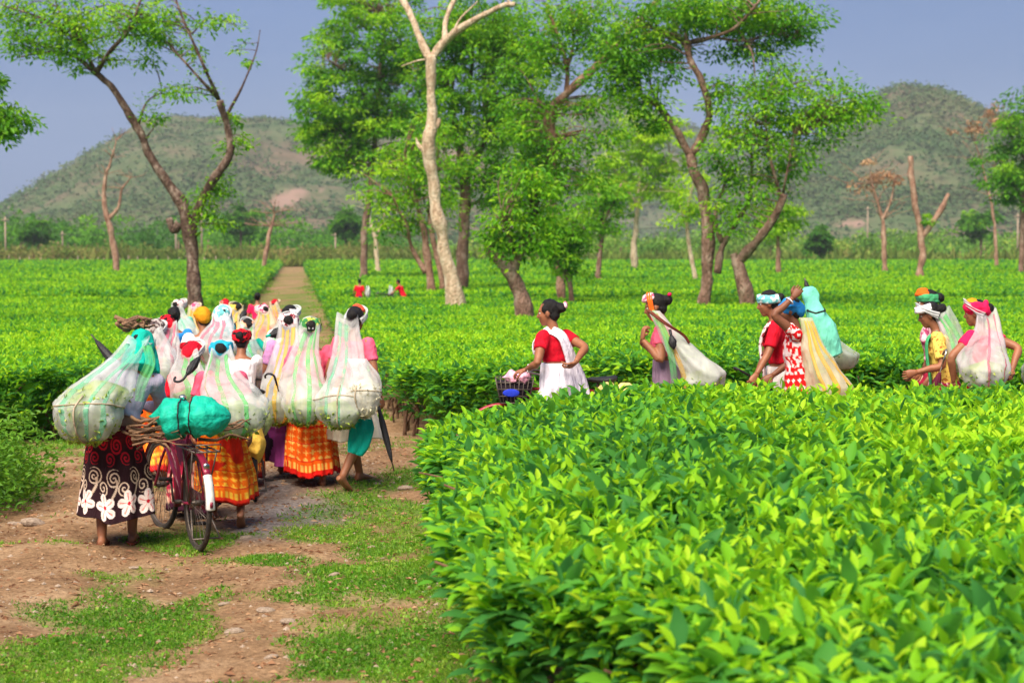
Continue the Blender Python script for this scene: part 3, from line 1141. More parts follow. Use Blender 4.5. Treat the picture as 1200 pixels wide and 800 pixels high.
tree('feathery_tree', 'leaning two limbed tree with feathery crown behind the crowd on the left', 58, lims,
     [(60, 28, 62, 30, 60), (130, 22, 66, 26, 66), (182, 28, 30, 30, 26), (88, 58, 40, 14, 18), (24, 52, 24, 13, 10), (196, 46, 12, 10, 6), (15, 10, 30, 16, 14), (150, 66, 34, 9, 8), (90, 80, 12, 5, 3), (268, 142, 10, 9, 5), (276, 168, 14, 11, 6), (240, 232, 20, 15, 10), (262, 214, 15, 13, 7), (247, 260, 16, 8, 6), (214, 108, 28, 7, 8), (246, 24, 28, 11, 8), (226, 60, 14, 16, 5), (286, 62, 9, 20, 4), (180, 130, 12, 12, 4)],
     leaf=TREE_A, bark=BARK_D, lsz=.17, tone=.62, lush=.62,
     sprays=[(LB, 150), (lims[6], 70), (lims[7], 60), ([(235, 250, 1), (262, 225, 1), (280, 170, 1)], 190), ([(225, 245, 1), (235, 262, 1), (250, 258, 1)], 150), (lims[9], 60), ([(165, 120, 1), (190, 130, 1), (170, 155, 1)], 60), ([(262, 205, 1), (250, 245, 1)], 120), ([(205, 105, 1), (235, 100, 1), (255, 112, 1)], 70), (lims[12], 60)])

L2 = [(138, 322, 5), (133, 285, 4.4), (127, 262, 4), (123, 235, 3.2), (124, 205, 2.6), (131, 185, 1.6), (136, 165, .8)]
L2b = [(127, 258, 2.8), (139, 243, 2.2), (143, 222, 1.6), (154, 208, .8)]
tree('bare_tree', 'small bare tree with forked reddish branches left of the feathery tree', 150, [L2, L2b] + twiggy(L2, 16, .7, .5) + twiggy(L2b, 9, .7, .45), [], bark=BARK_R)
L3 = [(310, 312, 4), (314, 285, 3.2), (318, 265, 2.2), (321, 250, 1.2)]
tree('bare_tree', 'short bare tree with a round twiggy head at the end of the track', 180, [L3] + twiggy(L3, 34, 1.0, .45, .5, 34), [], bark=BARK_R)

tree('broadleaf_tree', 'dense dark leafy tree with hanging foliage left of the pale trunk', 120,
     [[(426, 312, 5), (428, 265, 4.5), (434, 215, 4), (440, 150, 3.5), (446, 80, 3), (452, 20, 2)], [(436, 190, 2.5), (405, 150, 2), (378, 120, 1.2, 1)], [(440, 130, 2.5), (410, 90, 1.8, -1), (385, 70, 1, -2)], [(438, 160, 2.5), (470, 120, 2, -1), (490, 90, 1, -2)]],
     [(400, 110, 50, 60, 60), (430, 50, 58, 55, 70), (392, 160, 40, 40, 36), (470, 100, 45, 70, 54), (440, 0, 60, 30, 30), (375, 130, 26, 40, 20), (450, 170, 50, 50, 40), (395, 190, 22, 14, 8)], leaf=TREE_A, lush=1.3, lsz=.34, tone=.55)
tree('multi_stem_tree', 'tree with three thin reddish stems just left of the pale trunk', 82,
     [[(507, 350, 6), (500, 300, 5), (494, 262, 4), (484, 225, 3), (472, 190, 2)], [(520, 350, 5), (515, 312, 4), (506, 275, 3.4), (503, 240, 2.5, .5), (512, 200, 1.5, 1)], [(499, 320, 4), (482, 290, 3), (476, 262, 2, -.6), (460, 230, 1.2, -1)]],
     [(465, 205, 42, 36, 34), (490, 240, 48, 30, 26), (440, 232, 26, 26, 14), (510, 180, 40, 40, 30), (470, 262, 30, 14, 8)], bark=BARK_R, leaf=TREE_A, lush=0.85, lsz=.24, tone=.66)
tree('broadleaf_tree', 'tall leafy tree with a forked brown trunk behind the pale trunk', 88,
     [[(541, 350, 9), (542, 285, 8), (546, 225, 7.5), (541, 185, 6), (533, 150, 3.5), (530, 110, 2)], [(547, 215, 6), (560, 180, 4.5), (572, 150, 4), (566, 110, 3), (575, 60, 2, 1)], [(552, 215, 3.5), (575, 205, 2), (600, 200, 1)], [(540, 180, 4), (550, 110, 3, 1), (556, 40, 2, 1.5)]],
     [(560, 90, 70, 60, 80), (600, 50, 50, 50, 50), (520, 120, 34, 60, 34), (600, 140, 45, 50, 46), (545, 25, 70, 30, 40), (560, 190, 40, 30, 16), (590, 215, 36, 36, 22), (515, 60, 34, 40, 24), (520, 215, 24, 30, 10)], leaf=TREE_A, lush=1.35, lsz=.24, tone=.5)
LW = [(531, 358, 13, 0), (525, 310, 11), (517, 270, 9.6), (508, 228, 9), (503, 190, 8.8), (501, 165, 10), (505, 140, 7.6), (505, 105, 7.2), (504, 68, 8)]
LW2 = [(504, 72, 6), (522, 48, 5.2), (545, 30, 5, -.6), (570, 17, 4.4, -1), (590, 7, 4, -1.2), (604, 6, 3, -1.3)]
lims = [LW, [(503, 72, 7), (492, 45, 5.5, .3), (480, 18, 5, .6), (466, -10, 4.4, 1)], LW2, [(522, 50, 5), (523, 25, 4.2, .4), (535, -5, 3.6, .8), (540, -30, 3, 1)], [(530, 40, 2), (540, 22, 1.3), (560, 2, 1)], [(498, 178, 4), (490, 170, 2.6), (487, 162, 1)],
        [(502, 70, 2), (488, 72, 1.2), (470, 78, .8)], [(600, 6, 2), (592, -5, 1.6), (600, -20, 1.2)], [(511, 150, 4), (514, 144, 4), (515, 139, 3)]]
tree('pale_bare_tree', 'tall pale smooth trunk with bare forked limbs at the centre left', 62, lims, [], bark=BARK_P)
tree('pollard_tree', 'short leaning stump like trunk covered with fresh green sprouts', 48,
     [[(614, 372, 12), (604, 335, 11), (592, 312, 10), (580, 301, 7), (572, 294, 4)], [(600, 325, 7), (608, 300, 6), (618, 280, 5), (624, 255, 3, .5)], [(598, 318, 4), (600, 290, 3), (590, 260, 2, -.5)]],
     [(600, 266, 30, 34, 40), (626, 240, 26, 40, 34), (588, 292, 26, 14, 14), (634, 284, 22, 12, 9), (606, 212, 22, 30, 18), (640, 215, 16, 20, 9), (575, 262, 14, 18, 8)], leaf=TREE_A, lush=0.5, lsz=.17, tone=.55)
LP = [(657, 352, 7), (655, 310, 7), (649, 265, 7), (646, 222, 7.5), (645, 175, 7.5), (644, 150, 8), (647, 124, 9)]
LPr = [(648, 126, 7), (670, 104, 6, -.4), (700, 76, 5.5, -.8), (730, 47, 5, -1.2), (756, 20, 4.5, -1.6), (775, -5, 4, -1.8)]
tree('pollard_tree', 'cut reddish trunk with a long bare limb rising to the right', 70,
     [LP, LPr, [(664, 108, 3.5), (664, 80, 3, .3), (655, 45, 2.6, .6), (640, 5, 2, .8)], [(664, 82, 2.4), (672, 50, 2, .3), (668, 10, 1.5, .3)], [(642, 130, 5), (634, 122, 4), (630, 116, 2.5)]],
     [(625, 95, 30, 50, 20), (660, 40, 44, 44, 40), (700, 30, 40, 36, 30), (640, 180, 34, 40, 30), (665, 210, 34, 40, 30), (690, 150, 30, 46, 24), (620, 160, 30, 40, 22)], bark=BARK_R, leaf=TREE_A, lush=1.15, lsz=.2, tone=.5)
tree('small_tree', 'little curved tree with bushy low foliage right of the sprouting stump', 66,
     [[(669, 352, 4.5), (666, 325, 4), (655, 308, 3.5), (644, 296, 2.5), (640, 270, 1.8)], [(660, 312, 2.5), (668, 290, 1.8), (672, 262, 1.2)]],
     [(655, 285, 26, 26, 26), (672, 300, 20, 18, 14), (640, 265, 22, 24, 16), (676, 268, 22, 24, 16)], leaf=TREE_D, lsz=.19, tone=.65)
tree('round_tree', 'yellow green round tree far behind with a pale straight trunk', 170,
     [[(743, 308, 5), (744, 280, 4), (746, 250, 3), (750, 210, 2), (752, 170, 1.4)], [(746, 240, 2), (725, 205, 1.5), (710, 190, 1)], [(747, 235, 2), (770, 200, 1.5), (785, 185, 1)]],
     [(740, 195, 44, 34, 60), (768, 180, 36, 34, 40), (718, 215, 30, 24, 24), (755, 150, 36, 20, 24), (790, 210, 26, 26, 20), (745, 235, 34, 16, 14)], bark=BARK_P, leaf=TREE_Y, lush=1.2, lsz=.42, tone=.55)
tree('small_tree', 'slim brown stemmed tree in front of the yellow green one', 112,
     [[(701, 326, 4), (703, 295, 3.4), (706, 262, 3), (702, 230, 2), (696, 200, 1.2)], [(705, 265, 2.2), (720, 235, 1.6), (728, 215, 1)]], [(700, 232, 24, 34, 26), (722, 225, 20, 22, 12), (690, 262, 18, 18, 8), (712, 270, 16, 14, 6)], bark=BARK, leaf=TREE_A, lsz=.28, tone=.45)
LR = [(825, 358, 9), (828, 315, 9), (831, 275, 8.5), (824, 232, 8), (814, 205, 8), (809, 182, 8)]
LR1 = [(809, 184, 6), (792, 152, 5), (772, 126, 5, .5), (752, 112, 4, .8), (746, 85, 3.5, 1), (736, 62, 3, 1.2)]
LR2 = [(811, 182, 6), (826, 155, 5.5), (832, 130, 5, -.4), (822, 95, 4.5, -.6), (808, 70, 4.5, -.6), (806, 48, 5, -.6)]
lims = [LR, LR1, LR2, [(806, 50, 3.6), (785, 42, 3, .3), (760, 30, 2.2, .8), (742, 20, 1.6, 1)], [(806, 50, 4), (835, 44, 3, -.8), (862, 32, 2.6, -1.3), (884, 8, 2, -1.6), (900, -10, 1.5, -1.8)],
        [(835, 44, 2.4), (870, 48, 1.8, -.6), (905, 40, 1.2, -.4), (930, 45, .8, -.2)], [(806, 48, 3), (800, 15, 2.2, .2), (795, -15, 1.6, .4)], [(862, 32, 2), (880, 60, 1.2, -1), (885, 90, .8, -1)], [(772, 126, 2), (762, 95, 1.4, 1.2), (770, 60, 1, 1.4)]]
tree('spreading_tree', 'tall spreading tree with a pale based forked trunk right of centre', 62, lims,
     [(850, 12, 70, 22, 60), (905, 18, 50, 20, 40), (935, 38, 26, 14, 12), (790, 20, 50, 34, 46), (735, 55, 40, 34, 40), (745, 105, 30, 24, 20), (775, 75, 30, 30, 22), (870, 55, 46, 12, 14), (715, 90, 24, 34, 20), (840, 110, 22, 22, 9), (905, 55, 24, 8, 5), (765, 135, 26, 16, 8)], bark=BARK, leaf=TREE_A, lush=1, lsz=.19, tone=.42)
lims = [[(876, 358, 11), (869, 325, 9.5), (862, 306, 8), (859, 297, 6)], [(866, 306, 7), (885, 285, 6, -.4), (902, 262, 5.5, -.6), (916, 238, 5.5, -.8), (919, 228, 5, -.8)], [(917, 236, 3), (908, 205, 2.4, -.6), (900, 172, 1.8, -.4), (895, 120, 1, 0)], [(917, 234, 2), (921, 210, 1.6, -.8), (930, 160, 1, -.5)],
        [(840, 320, 6, .8), (846, 290, 5, .8), (862, 262, 4, 1), (878, 232, 3, 1.2), (880, 180, 2, 1.4)], [(846, 285, 4, .8), (838, 255, 3, .8), (850, 215, 2, .8)]]
tree('feathery_tree', 'wide feathery tree with a bent dark trunk at the right of centre', 61, lims,
     [(880, 130, 44, 42, 44), (930, 120, 44, 36, 42), (985, 122, 40, 26, 34), (1012, 126, 22, 16, 12), (870, 190, 40, 42, 38), (910, 190, 34, 34, 20), (860, 245, 28, 32, 20), (955, 150, 40, 28, 26), (890, 90, 34, 18, 14), (940, 185, 26, 18, 8), (848, 170, 22, 40, 16), (905, 255, 18, 14, 4)], bark=BARK, leaf=TREE_A, lush=0.75, lsz=.18, tone=.6)
tree('small_tree', 'small round tree with a short trunk seen under the feathery crown', 140, [[(913, 320, 4), (912, 295, 3.4), (912, 275, 2.6), (915, 250, 1.5)]], [(912, 262, 22, 20, 26), (925, 252, 14, 14, 8)], bark=BARK_R, leaf=TREE_Y, lsz=.34, tone=.3)
L8 = [(1037, 317, 4), (1036, 285, 3.6), (1034, 258, 3), (1028, 238, 2.2), (1022, 215, 1.2)]
tree('withered_tree', 'thin tree with sparse dead pinkish leaves on the right', 150, [L8, [(1034, 258, 2), (1044, 235, 1.4), (1050, 205, .8)]] + twiggy(L8, 22, .9, .45, .7, 46), [(1020, 205, 26, 22, 9), (1045, 200, 16, 18, 5)], bark=BARK_R, leaf=DRY, lsz=.3, tone=.6)
tree('pollard_tree', 'lopped tree with two cut arms and no crown on the right', 120, [[(1079, 323, 5.5), (1080, 295, 5), (1078, 270, 5), (1072, 235, 4.4), (1069, 208, 4), (1067, 184, 3.6)], [(1079, 280, 4), (1092, 262, 4), (1104, 243, 3.6), (1111, 227, 2.4)]], [(1088, 262, 8, 12, 4)], bark=BARK_R, leaf=TREE_D, lsz=.25, tone=.6, twig=False)
tree('broadleaf_tree', 'dark leafy tree at the right edge of the far field', 140, [[(1197, 316, 4.5), (1198, 280, 4), (1199, 240, 3.4), (1204, 190, 3), (1208, 140, 2)], [(1199, 235, 2.4), (1180, 205, 1.6), (1165, 195, 1)], [(1203, 190, 2), (1185, 160, 1.4), (1176, 140, 1)], [(1204, 180, 2), (1225, 150, 1.5), (1240, 130, 1)]],
     [(1190, 180, 36, 40, 44), (1175, 212, 26, 20, 18), (1205, 140, 30, 34, 30), (1230, 180, 40, 50, 40), (1188, 235, 20, 10, 6)], leaf=TREE_D, lsz=.38, tone=.5)
L9 = [(1168, 312, 3), (1166, 270, 2.4), (1160, 230, 1.8), (1150, 190, 1.2), (1142, 165, .8)]
tree('withered_tree', 'leaning withered tree with pink tipped twigs near the right edge', 190, [L9] + twiggy(L9, 20, .9, .4, .7, 44), [(1150, 150, 30, 14, 8), (1175, 140, 20, 14, 6)], bark=BARK_R, leaf=DRY, lsz=.38, tone=.6)
tree('broadleaf_tree', 'tree beyond the left edge whose dark branch tip hangs into view', 44, [[(-150, 370, 14), (-140, 280, 12), (-120, 200, 9), (-90, 160, 7)], [(-90, 162, 5), (-45, 140, 3.4), (-5, 132, 2), (20, 140, 1)], [(-100, 170, 5), (-60, 90, 4), (-20, 75, 2), (-2, 88, 1)], [(-95, 165, 5), (-140, 110, 4), (-150, 60, 3)]],
     [(4, 140, 24, 16, 22), (-30, 130, 34, 24, 26), (-6, 92, 8, 8, 4), (-80, 110, 60, 50, 60), (-140, 60, 60, 50, 50)], leaf=TREE_D, lsz=.17, tone=.6)
tree('pale_bare_tree', 'slim whitish trunk standing in the far tea left of centre', 150, [[(443, 316, 3.5), (441, 290, 3), (438, 270, 2.4), (432, 250, 1.6), (428, 232, 1)], [(440, 280, 1.8), (448, 262, 1.3), (452, 245, .8)]] + twiggy([(441, 290, 1), (438, 270, 1), (430, 245, 1)], 10, .8, .4), [], bark=BARK_P)
tree('pale_bare_tree', 'thin whitish leaning trunk left of the forked trunk on the right', 110, [[(816, 330, 3.5), (810, 300, 3), (806, 265, 2.6), (808, 235, 2), (815, 200, 1.3)], [(808, 270, 1.6), (798, 245, 1.1), (795, 225, .7)]], [(812, 225, 26, 24, 14), (800, 250, 18, 16, 6)], bark=BARK_P, leaf=TREE_Y, lsz=.28, tone=.35)

# low wood at the foot of the hills: reads as one mass
def wood(name, label, spots, leaf, lsz, tone):
    parts = []
    tk = Buf()
    for x, y, w, h in spots:
        zb = float(gz(x, y))
        tk.tube([[x, y, zb - .3], [x + .3, y, zb + h * .5]], [.28, .14], 6)
        tt0 = tone + rng.normal(0, .22)
        for q in range(9):
            c = np.array([x, y, zb + h * rng.uniform(.3, .85)]) + rng.normal(0, 1, 3) * np.array([w * .36, w * .36, h * .08])
            cr = rng.uniform(.22, .4) * w
            k = 36
            uu = rdir(k) * (rng.uniform(.2, 1, k) ** .5)[:, None] * np.array([cr, cr, cr * .7])
            t0 = tt0 + rng.normal(0, .12)
            L = lsz * rng.uniform(.6, 1.3, k)
            parts.append(leaves(c + uu, uu + rdir(k) * cr * .6, rdir(k, 0, 1), L, L * .6, np.clip(t0 + rng.normal(0, .14, k), 0, 1), TM2))
    root = thing(name, label, 'wood', (spots[0][0], spots[0][1], float(gz(*spots[0][:2]))))
    root['kind'] = 'stuff'
    V, T, to = cat(parts)
    link('crowns', make_mesh('crowns', V - wloc(root), T, None, False, to), leaf, root)['kind'] = 'stuff'
    obj('trunks', tk, BARK, root)['kind'] = 'stuff'
def wspots(a_, b_, n_, d0, d1, w, h):
    o_ = []
    for px in np.linspace(a_, b_, n_):
        d = rng.uniform(d0, d1)
        o_.append(((px + rng.normal(0, 7) - 600) / FPX * d, d, w * rng.uniform(.7, 1.4), h * rng.uniform(.65, 1.25)))
    return o_
wood('low_wood', 'dark green low wood along the foot of the left hill', wspots(-60, 470, 60, 330, 460, 8, 9.5), TREE_D, .95, .08)
wood('low_wood', 'scattered olive scrub wood below the right hill', wspots(560, 1260, 70, 330, 520, 7, 6.5), SCRUB, .9, .42)
wood('low_wood', 'pale scrub edge in front of the left low wood', wspots(-60, 470, 70, 294, 325, 4.6, 3.0), DRYSCRUB, .6, .22)
for px, py, rx, ry, d, lab in [(612, 292, 20, 14, 320, 'rounded bush tree in the gap behind the sprouting stump'), (960, 284, 12, 17, 300, 'narrow dark shrub tree beyond the field right of the feathery tree'), (405, 262, 16, 16, 330, 'domed green tree below the rocky scar of the left hill'),
                               (282, 258, 22, 14, 340, 'dark domed tree behind the short bare tree'), (1150, 262, 22, 14, 330, 'bushy tree below the right hill by the edge'), (45, 272, 20, 12, 335, 'domed dark tree at the far left below the hill')]:
    tree('bush_tree', lab, d, [[(px, py + ry, 1.6), (px + 1, py, 1.2), (px + 2, py - ry * .6, .7)], [(px, py + ry * .4, .9), (px - rx * .5, py - 2, .6)]], [(px, py, rx, ry, 34), (px - rx * .4, py + ry * .3, rx * .6, ry * .6, 10)], leaf=TREE_D, lsz=.95, tone=.12)

# rough grass and scrub strip between field and hills
k = 26000
x = rng.uniform(-150, 150, k)
y = 292 + rng.uniform(0, 1, k) ** 1.6 * 260
x = x * (y / 300)
A = rdir(k, .2, 1)
hh = .5 + fbm2(x, y, .06, 61, 3)
V1 = leaves(np.stack([x, y, gz(x, y) - .1], 1), A, rdir(k), rng.uniform(1.6, 4.0, k) * hh, rng.uniform(.4, 1.0, k), np.clip(rng.normal(.22, .2, k) + (fbm2(x, y, .05, 63, 3) - .5) * 1.8, 0, 1), TM2)
tag(link('rough_grass', make_mesh('rough_grass', *V1[:2], None, False, V1[2]), TUFT), 'strip of dry rough grass behind the tea field', 'grass', kind='stuff')
k = 22000
x = rng.uniform(-150, 150, k)
y = rng.uniform(330, 900, k)
x = x * (y / 300)
sel = fbm2(x, y, .03, 71, 3) > .47
x, y = x[sel], y[sel]
k = len(x)
P = np.stack([x, y, gz(x, y) + rng.uniform(0, 3.2, k) * (y / 420)], 1)
V1 = leaves(P, rdir(k, -.3, 1), rdir(k), rng.uniform(1.2, 2.6, k) * y / 420, rng.uniform(.8, 1.6, k) * y / 420, np.clip(rng.normal(.35, .25, k), 0, 1), TM2)
tag(link('scrub', make_mesh('scrub', *V1[:2], None, False, V1[2]), SCRUB), 'low green scrub spreading to the foot of the hills', 'scrub', kind='stuff')

# utility poles and wires
POLES = [(6, 254, 300, 330), (73, 271, 298, 340), (206, 258, 300, 330), (236, 232, 300, 335), (393, 272, 300, 340), (622, 262, 300, 340), (835, 258, 302, 340), (1017, 242, 300, 420), (1193, 250, 300, 350)]
pole_lab = ['leftmost thin grey pole at the frame edge', 'pale concrete pole second from the left', 'grey pole just left of the feathery tree trunk', 'tall pole seen behind the feathery tree', 'pale pole right of the far track end', 'pole between the pale trunk and the stump', 'pole behind the forked trunk on the right', 'distant pole before the right hill', 'pole at the right frame edge']
tops = []
for (px, pt, pb, d), lab in zip(POLES, pole_lab):
    t = at(px, pt, d)
    zb = float(gz(t[0], d))
    r_ = thing('utility_pole', lab + ' below the hills', 'pole', (t[0], d, zb), group='utility poles below the hills')
    obj('pole_shaft', Buf().tube([[t[0], d, zb - .3], [t[0], d, t[2]]], [.22, .16], 8), STONE, r_)
    obj('cross_arm', Buf().box((t[0], d - .25, t[2] - .6), (.8, .06, .08)), STONE, r_)
    tops.append(t)
wire = Buf()
for o_ in (-.7, .7):
    for a_, b_ in zip(tops[:-1], tops[1:]):
        tt = np.linspace(0, 1, 9)[:, None]
        P = (a_ + (b_ - a_) * tt)
        P[:, 2] -= 4 * .9 * (tt * (1 - tt))[:, 0] + .6
        P[:, 0] += o_
        wire.tube(P, .03, 4, False)
tag(obj('power_line', wire, BLACK), 'thin power wires strung between the far poles', 'power line')
fr = thing('boundary_fence', 'row of small pale stakes along the far edge of the left field', 'fence', (at(80, 300, 291)[0], 291, float(gz(-70, 291))))
for q in range(26):
    px = 12 + q * 11.5 + rng.normal(0, 2)
    p = at(px, 300, 291)
    zb = float(gz(p[0], 291))
    obj('stake', Buf().tube([[p[0], 291, zb - .1], [p[0] + rng.normal(0, .1), 291, zb + rng.uniform(1.3, 2)]], [.1, .07], 5), STONE, fr)

# ------------------------------------------------------------------ hills
def hill(name, ridge, d0, d1, seed, wid, scar=None):
    """ridge: (px, py) of the skyline as it stands at distance d1; slopes down to the plain at d0"""
    R = np.array(ridge, float)
    xs_ = np.linspace(R[0, 0], R[-1, 0], wid)
    top = np.interp(xs_, R[:, 0], R[:, 1])
    kern = np.hanning(9)
    top = np.convolve(np.pad(top, 4, 'edge'), kern / kern.sum(), 'valid')
    nv = 110
    tt = np.linspace(0, 1.35, nv)
    X = np.zeros((nv, wid))
    Y = np.zeros((nv, wid))
    Z = np.zeros((nv, wid))
    wx = (xs_ - 600) / FPX * d1
    zr = CAM_H + (300 - top) / FPX * d1
    for i, t in enumerate(tt):
        yy = d0 + (d1 - d0) * t
        X[i] = wx * (yy / d1 if t <= 1 else 1)
        Y[i] = yy
        base = gz(X[i], np.full(wid, yy))
        f = np.where(t <= 1, np.sin(min(t, 1) * PI / 2) ** 1.25, math.cos((t - 1) * 2.4))
        Z[i] = base - 1 + (zr - base) * f
    x, y = X.ravel(), Y.ravel()
    rid = 1 - np.abs(fbm2(x, y * .6, .006, seed, 5) - .5) * 2
    rid2 = 1 - np.abs(fbm2(x, y, .022, seed + 3, 4) - .5) * 2
    env = (Z.ravel() - gz(x, y)) / max(zr.max(), 1)
    z = Z.ravel() + (rid - .85) * 42 * np.clip(env * 1.6, 0, 1) * (1 - .75 * np.exp(-((y - d1) / (d1 - d0) / .18) ** 2)) + (rid2 - .8) * 9 * np.clip(env * 2, 0, 1)
    V = np.stack([x, y, z], 1)
    i_, j_ = np.meshgrid(np.arange(nv - 1), np.arange(wid - 1), indexing='ij')
    a_ = (i_ * wid + j_).ravel()
    Q = np.stack([a_, a_ + 1, a_ + wid + 1, a_ + wid], 1)
    sc = np.zeros(len(V))
    if scar:
        px, py = project(V)
        for (sx, sy, rx, ry) in scar:
            w = np.hypot((px - sx + (fbm2(px, py, .05, 9, 3) - .5) * 40) / rx, (py - sy + (fbm2(px, py, .05, 19, 3) - .5) * 24) / ry)
            sc = np.maximum(sc, (1 - sstep(.6, 1.2, w)) * (y < d1))
    o = link(name, make_mesh(name, V, None, Q, True, sc), HILL)
    o['kind'] = 'structure'
    # bushes on the slope
    nb = 42000
    i = rng.integers(0, nv * .8, nb)
    j = rng.integers(0, wid, nb)
    idx = i * wid + j
    veg = fbm2(x[idx], y[idx], .02, seed + 7, 4)
    keep = (sc[idx] < .3) & (rng.uniform(0, 1, nb) < sstep(.36, .58, veg) * .85 + .15)
    idx = idx[keep]
    P = V[idx] + rng.normal(0, 3, (len(idx), 3)) * np.array([1, 1, 0])
    P = np.repeat(P, 4, 0) + rng.normal(0, 1.6, (len(idx) * 4, 3)) * np.array([1, 1, .6]) * d1 / 1300
    k = len(P)
    tn = np.clip(np.repeat(np.clip(rng.normal(.3, .2, len(idx)) + (veg[keep] - .5) * 1.5, 0, 1), 4) + rng.normal(0, .1, k), 0, 1)
    V1 = leaves(P, rdir(k, -.1, .6), np.array([0, -.4, 1.]) + rdir(k) * .7, rng.uniform(1.2, 3.2, k) * d1 / 1300, rng.uniform(1.2, 2.6, k) * d1 / 1300, tn, TM2)
    tag(link('hill_scrub', make_mesh('hill_scrub', *V1[:2], None, False, V1[2]), HSCRUB, None), 'scrub and small trees covering the slope of the ' + name.replace('_', ' '), 'scrub', kind='stuff')
    return o


HSCRUB = mat_leaf('hill_scrub', [(0, (.04, .09, .035)), (.5, (.08, .135, .045)), (1, (.14, .15, .07))], .25, .8, .1)
m, n, l, b, out = nt('hillside')
tc = n.new('ShaderNodeTexCoord')
n1 = N(n, 'ShaderNodeTexNoise', i_Scale=.012, i_Detail=9.0, i_Roughness=.68)
n2 = N(n, 'ShaderNodeTexNoise', i_Scale=.09, i_Detail=6.0, i_Roughness=.7)
l.new(tc.outputs['Object'], n1.inputs['Vector'])
l.new(tc.outputs['Object'], n2.inputs['Vector'])
r1 = ramp(n, [(.36, (.055, .10, .04)), (.48, (.085, .11, .055)), (.58, (.125, .105, .07)), (.7, (.165, .115, .085))])
l.new(n1.outputs['Fac'], r1.inputs[0])
r2 = ramp(n, [(.38, (.75, .78, .7)), (.6, (1.1, 1.05, 1.0))])
l.new(n2.outputs['Fac'], r2.inputs[0])
mu = N(n, 'ShaderNodeMixRGB', blend_type='MULTIPLY')
mu.inputs[0].default_value = 1
l.new(r1.outputs[0], mu.inputs[1])
l.new(r2.outputs[0], mu.inputs[2])
asx = N(n, 'ShaderNodeAttribute', attribute_name='tone')
mx = N(n, 'ShaderNodeMixRGB')
mx.inputs[2].default_value = (.24, .16, .125, 1)
l.new(asx.outputs['Fac'], mx.inputs[0])
l.new(mu.outputs[0], mx.inputs[1])
l.new(mx.outputs[0], b.inputs['Base Color'])
b.inputs['Roughness'].default_value = .95
b.inputs['Specular IOR Level'].default_value = .05
HILL = m
hill('left_hill', [(-420, 300), (-250, 292), (-100, 275), (0, 247), (60, 215), (120, 180), (165, 150), (205, 139), (250, 141), (300, 143), (350, 149), (420, 165), (500, 150), (560, 170), (640, 240), (720, 300)], 700, 1250, 3, 330, [(338, 236, 22, 12), (350, 224, 16, 7)])
hill('right_hill', [(760, 300), (830, 240), (900, 200), (960, 168), (1005, 142), (1040, 118), (1075, 111), (1112, 117), (1150, 131), (1200, 146), (1290, 166), (1420, 240), (1560, 300)], 700, 1200, 8, 280, [(1000, 262, 20, 5)])
hill('middle_hill', [(300, 260), (420, 190), (520, 160), (600, 140), (690, 117), (740, 125), (820, 160), (900, 160), (980, 190), (1100, 260)], 1300, 1900, 14, 240)
# ------------------------------------------------------------------ people
def ik(a, b, l1, l2, pole):
    a, b = np.asarray(a, float), np.asarray(b, float)
    d = b - a
    D = np.linalg.norm(d)
    if D > (l1 + l2) * .995:
        b = a + d / D * (l1 + l2) * .995
        D = (l1 + l2) * .995
    u = unit(b - a)
    x = (l1 * l1 - l2 * l2 + D * D) / (2 * D)
    h = math.sqrt(max(0, l1 * l1 - x * x))
    p = np.asarray(pole, float)
    p = unit(p - u * (p @ u))
    return a + u * x + p * h, b


def add_hand(B, wrist, d, pn, side, k, curl=.6, seg=6):
    """palm, four bent fingers of unequal length and a thumb; d = pointing direction, pn = palm normal"""
    d = unit(d)
    pn = unit(pn - d * (np.asarray(pn) @ d))
    s = np.cross(d, pn) * side
    k *= 1.04
    rings = []
    a = np.linspace(0, 2 * PI, 10, endpoint=False)
    for t, w, th in ((-.01, .023, .018), (.02, .031, .018), (.055, .041, .016), (.085, .040, .013), (.096, .032, .009)):
        rings.append(wrist + d * t * k + (np.cos(a)[:, None] * s * w + np.sin(a)[:, None] * pn * th) * k)
    B.loft(rings)
    for i, (off, ln, r) in enumerate(((-.031, .066, .0088), (-.011, .076, .0092), (.010, .071, .0088), (.029, .056, .0078))):
        p = wrist + (d * .085 + s * off) * k
        pts = [p]
        ang = 0
        for q in range(3):
            ang += curl * (.55, .85, .6)[q] + .07 * i
            dirq = d * math.cos(ang) + pn * math.sin(ang) + s * off * 1.5
            p = p + unit(dirq) * ln * (.45, .32, .25)[q] * k
            pts.append(p)
        B.tube(crom(pts, 2), np.linspace(r, r * .72, 7) * k, seg)
    p0 = wrist + (d * .025 - s * .026) * k
    p1 = p0 + (d * .030 - s * .024 + pn * .008) * k
    p2 = p1 + (d * .028 - s * .006 + pn * .014 * (1 + curl)) * k
    p3 = p2 + (d * .020 + pn * .016 * (1 + curl)) * k
    B.tube([p0, p1, p2, p3], np.array([.013, .0115, .0105, .008]) * k, seg)


def headframe(f, yaw, pitch, roll=0):
    """yaw to the person's right; pitch > 0 looks down"""
    r = np.array([f[1], -f[0], 0.])
    z = np.array([0, 0, 1.])
    a, b, c = map(math.radians, (yaw, pitch, roll))
    F = f * math.cos(a) + r * math.sin(a)
    R = r * math.cos(a) - f * math.sin(a)
    F2 = F * math.cos(b) - z * math.sin(b)
    U = z * math.cos(b) + F * math.sin(b)
    R2 = R * math.cos(c) + U * math.sin(c) * -1
    U2 = U * math.cos(c) + R * math.sin(c)
    return R2, F2, U2


class P_:
    pass


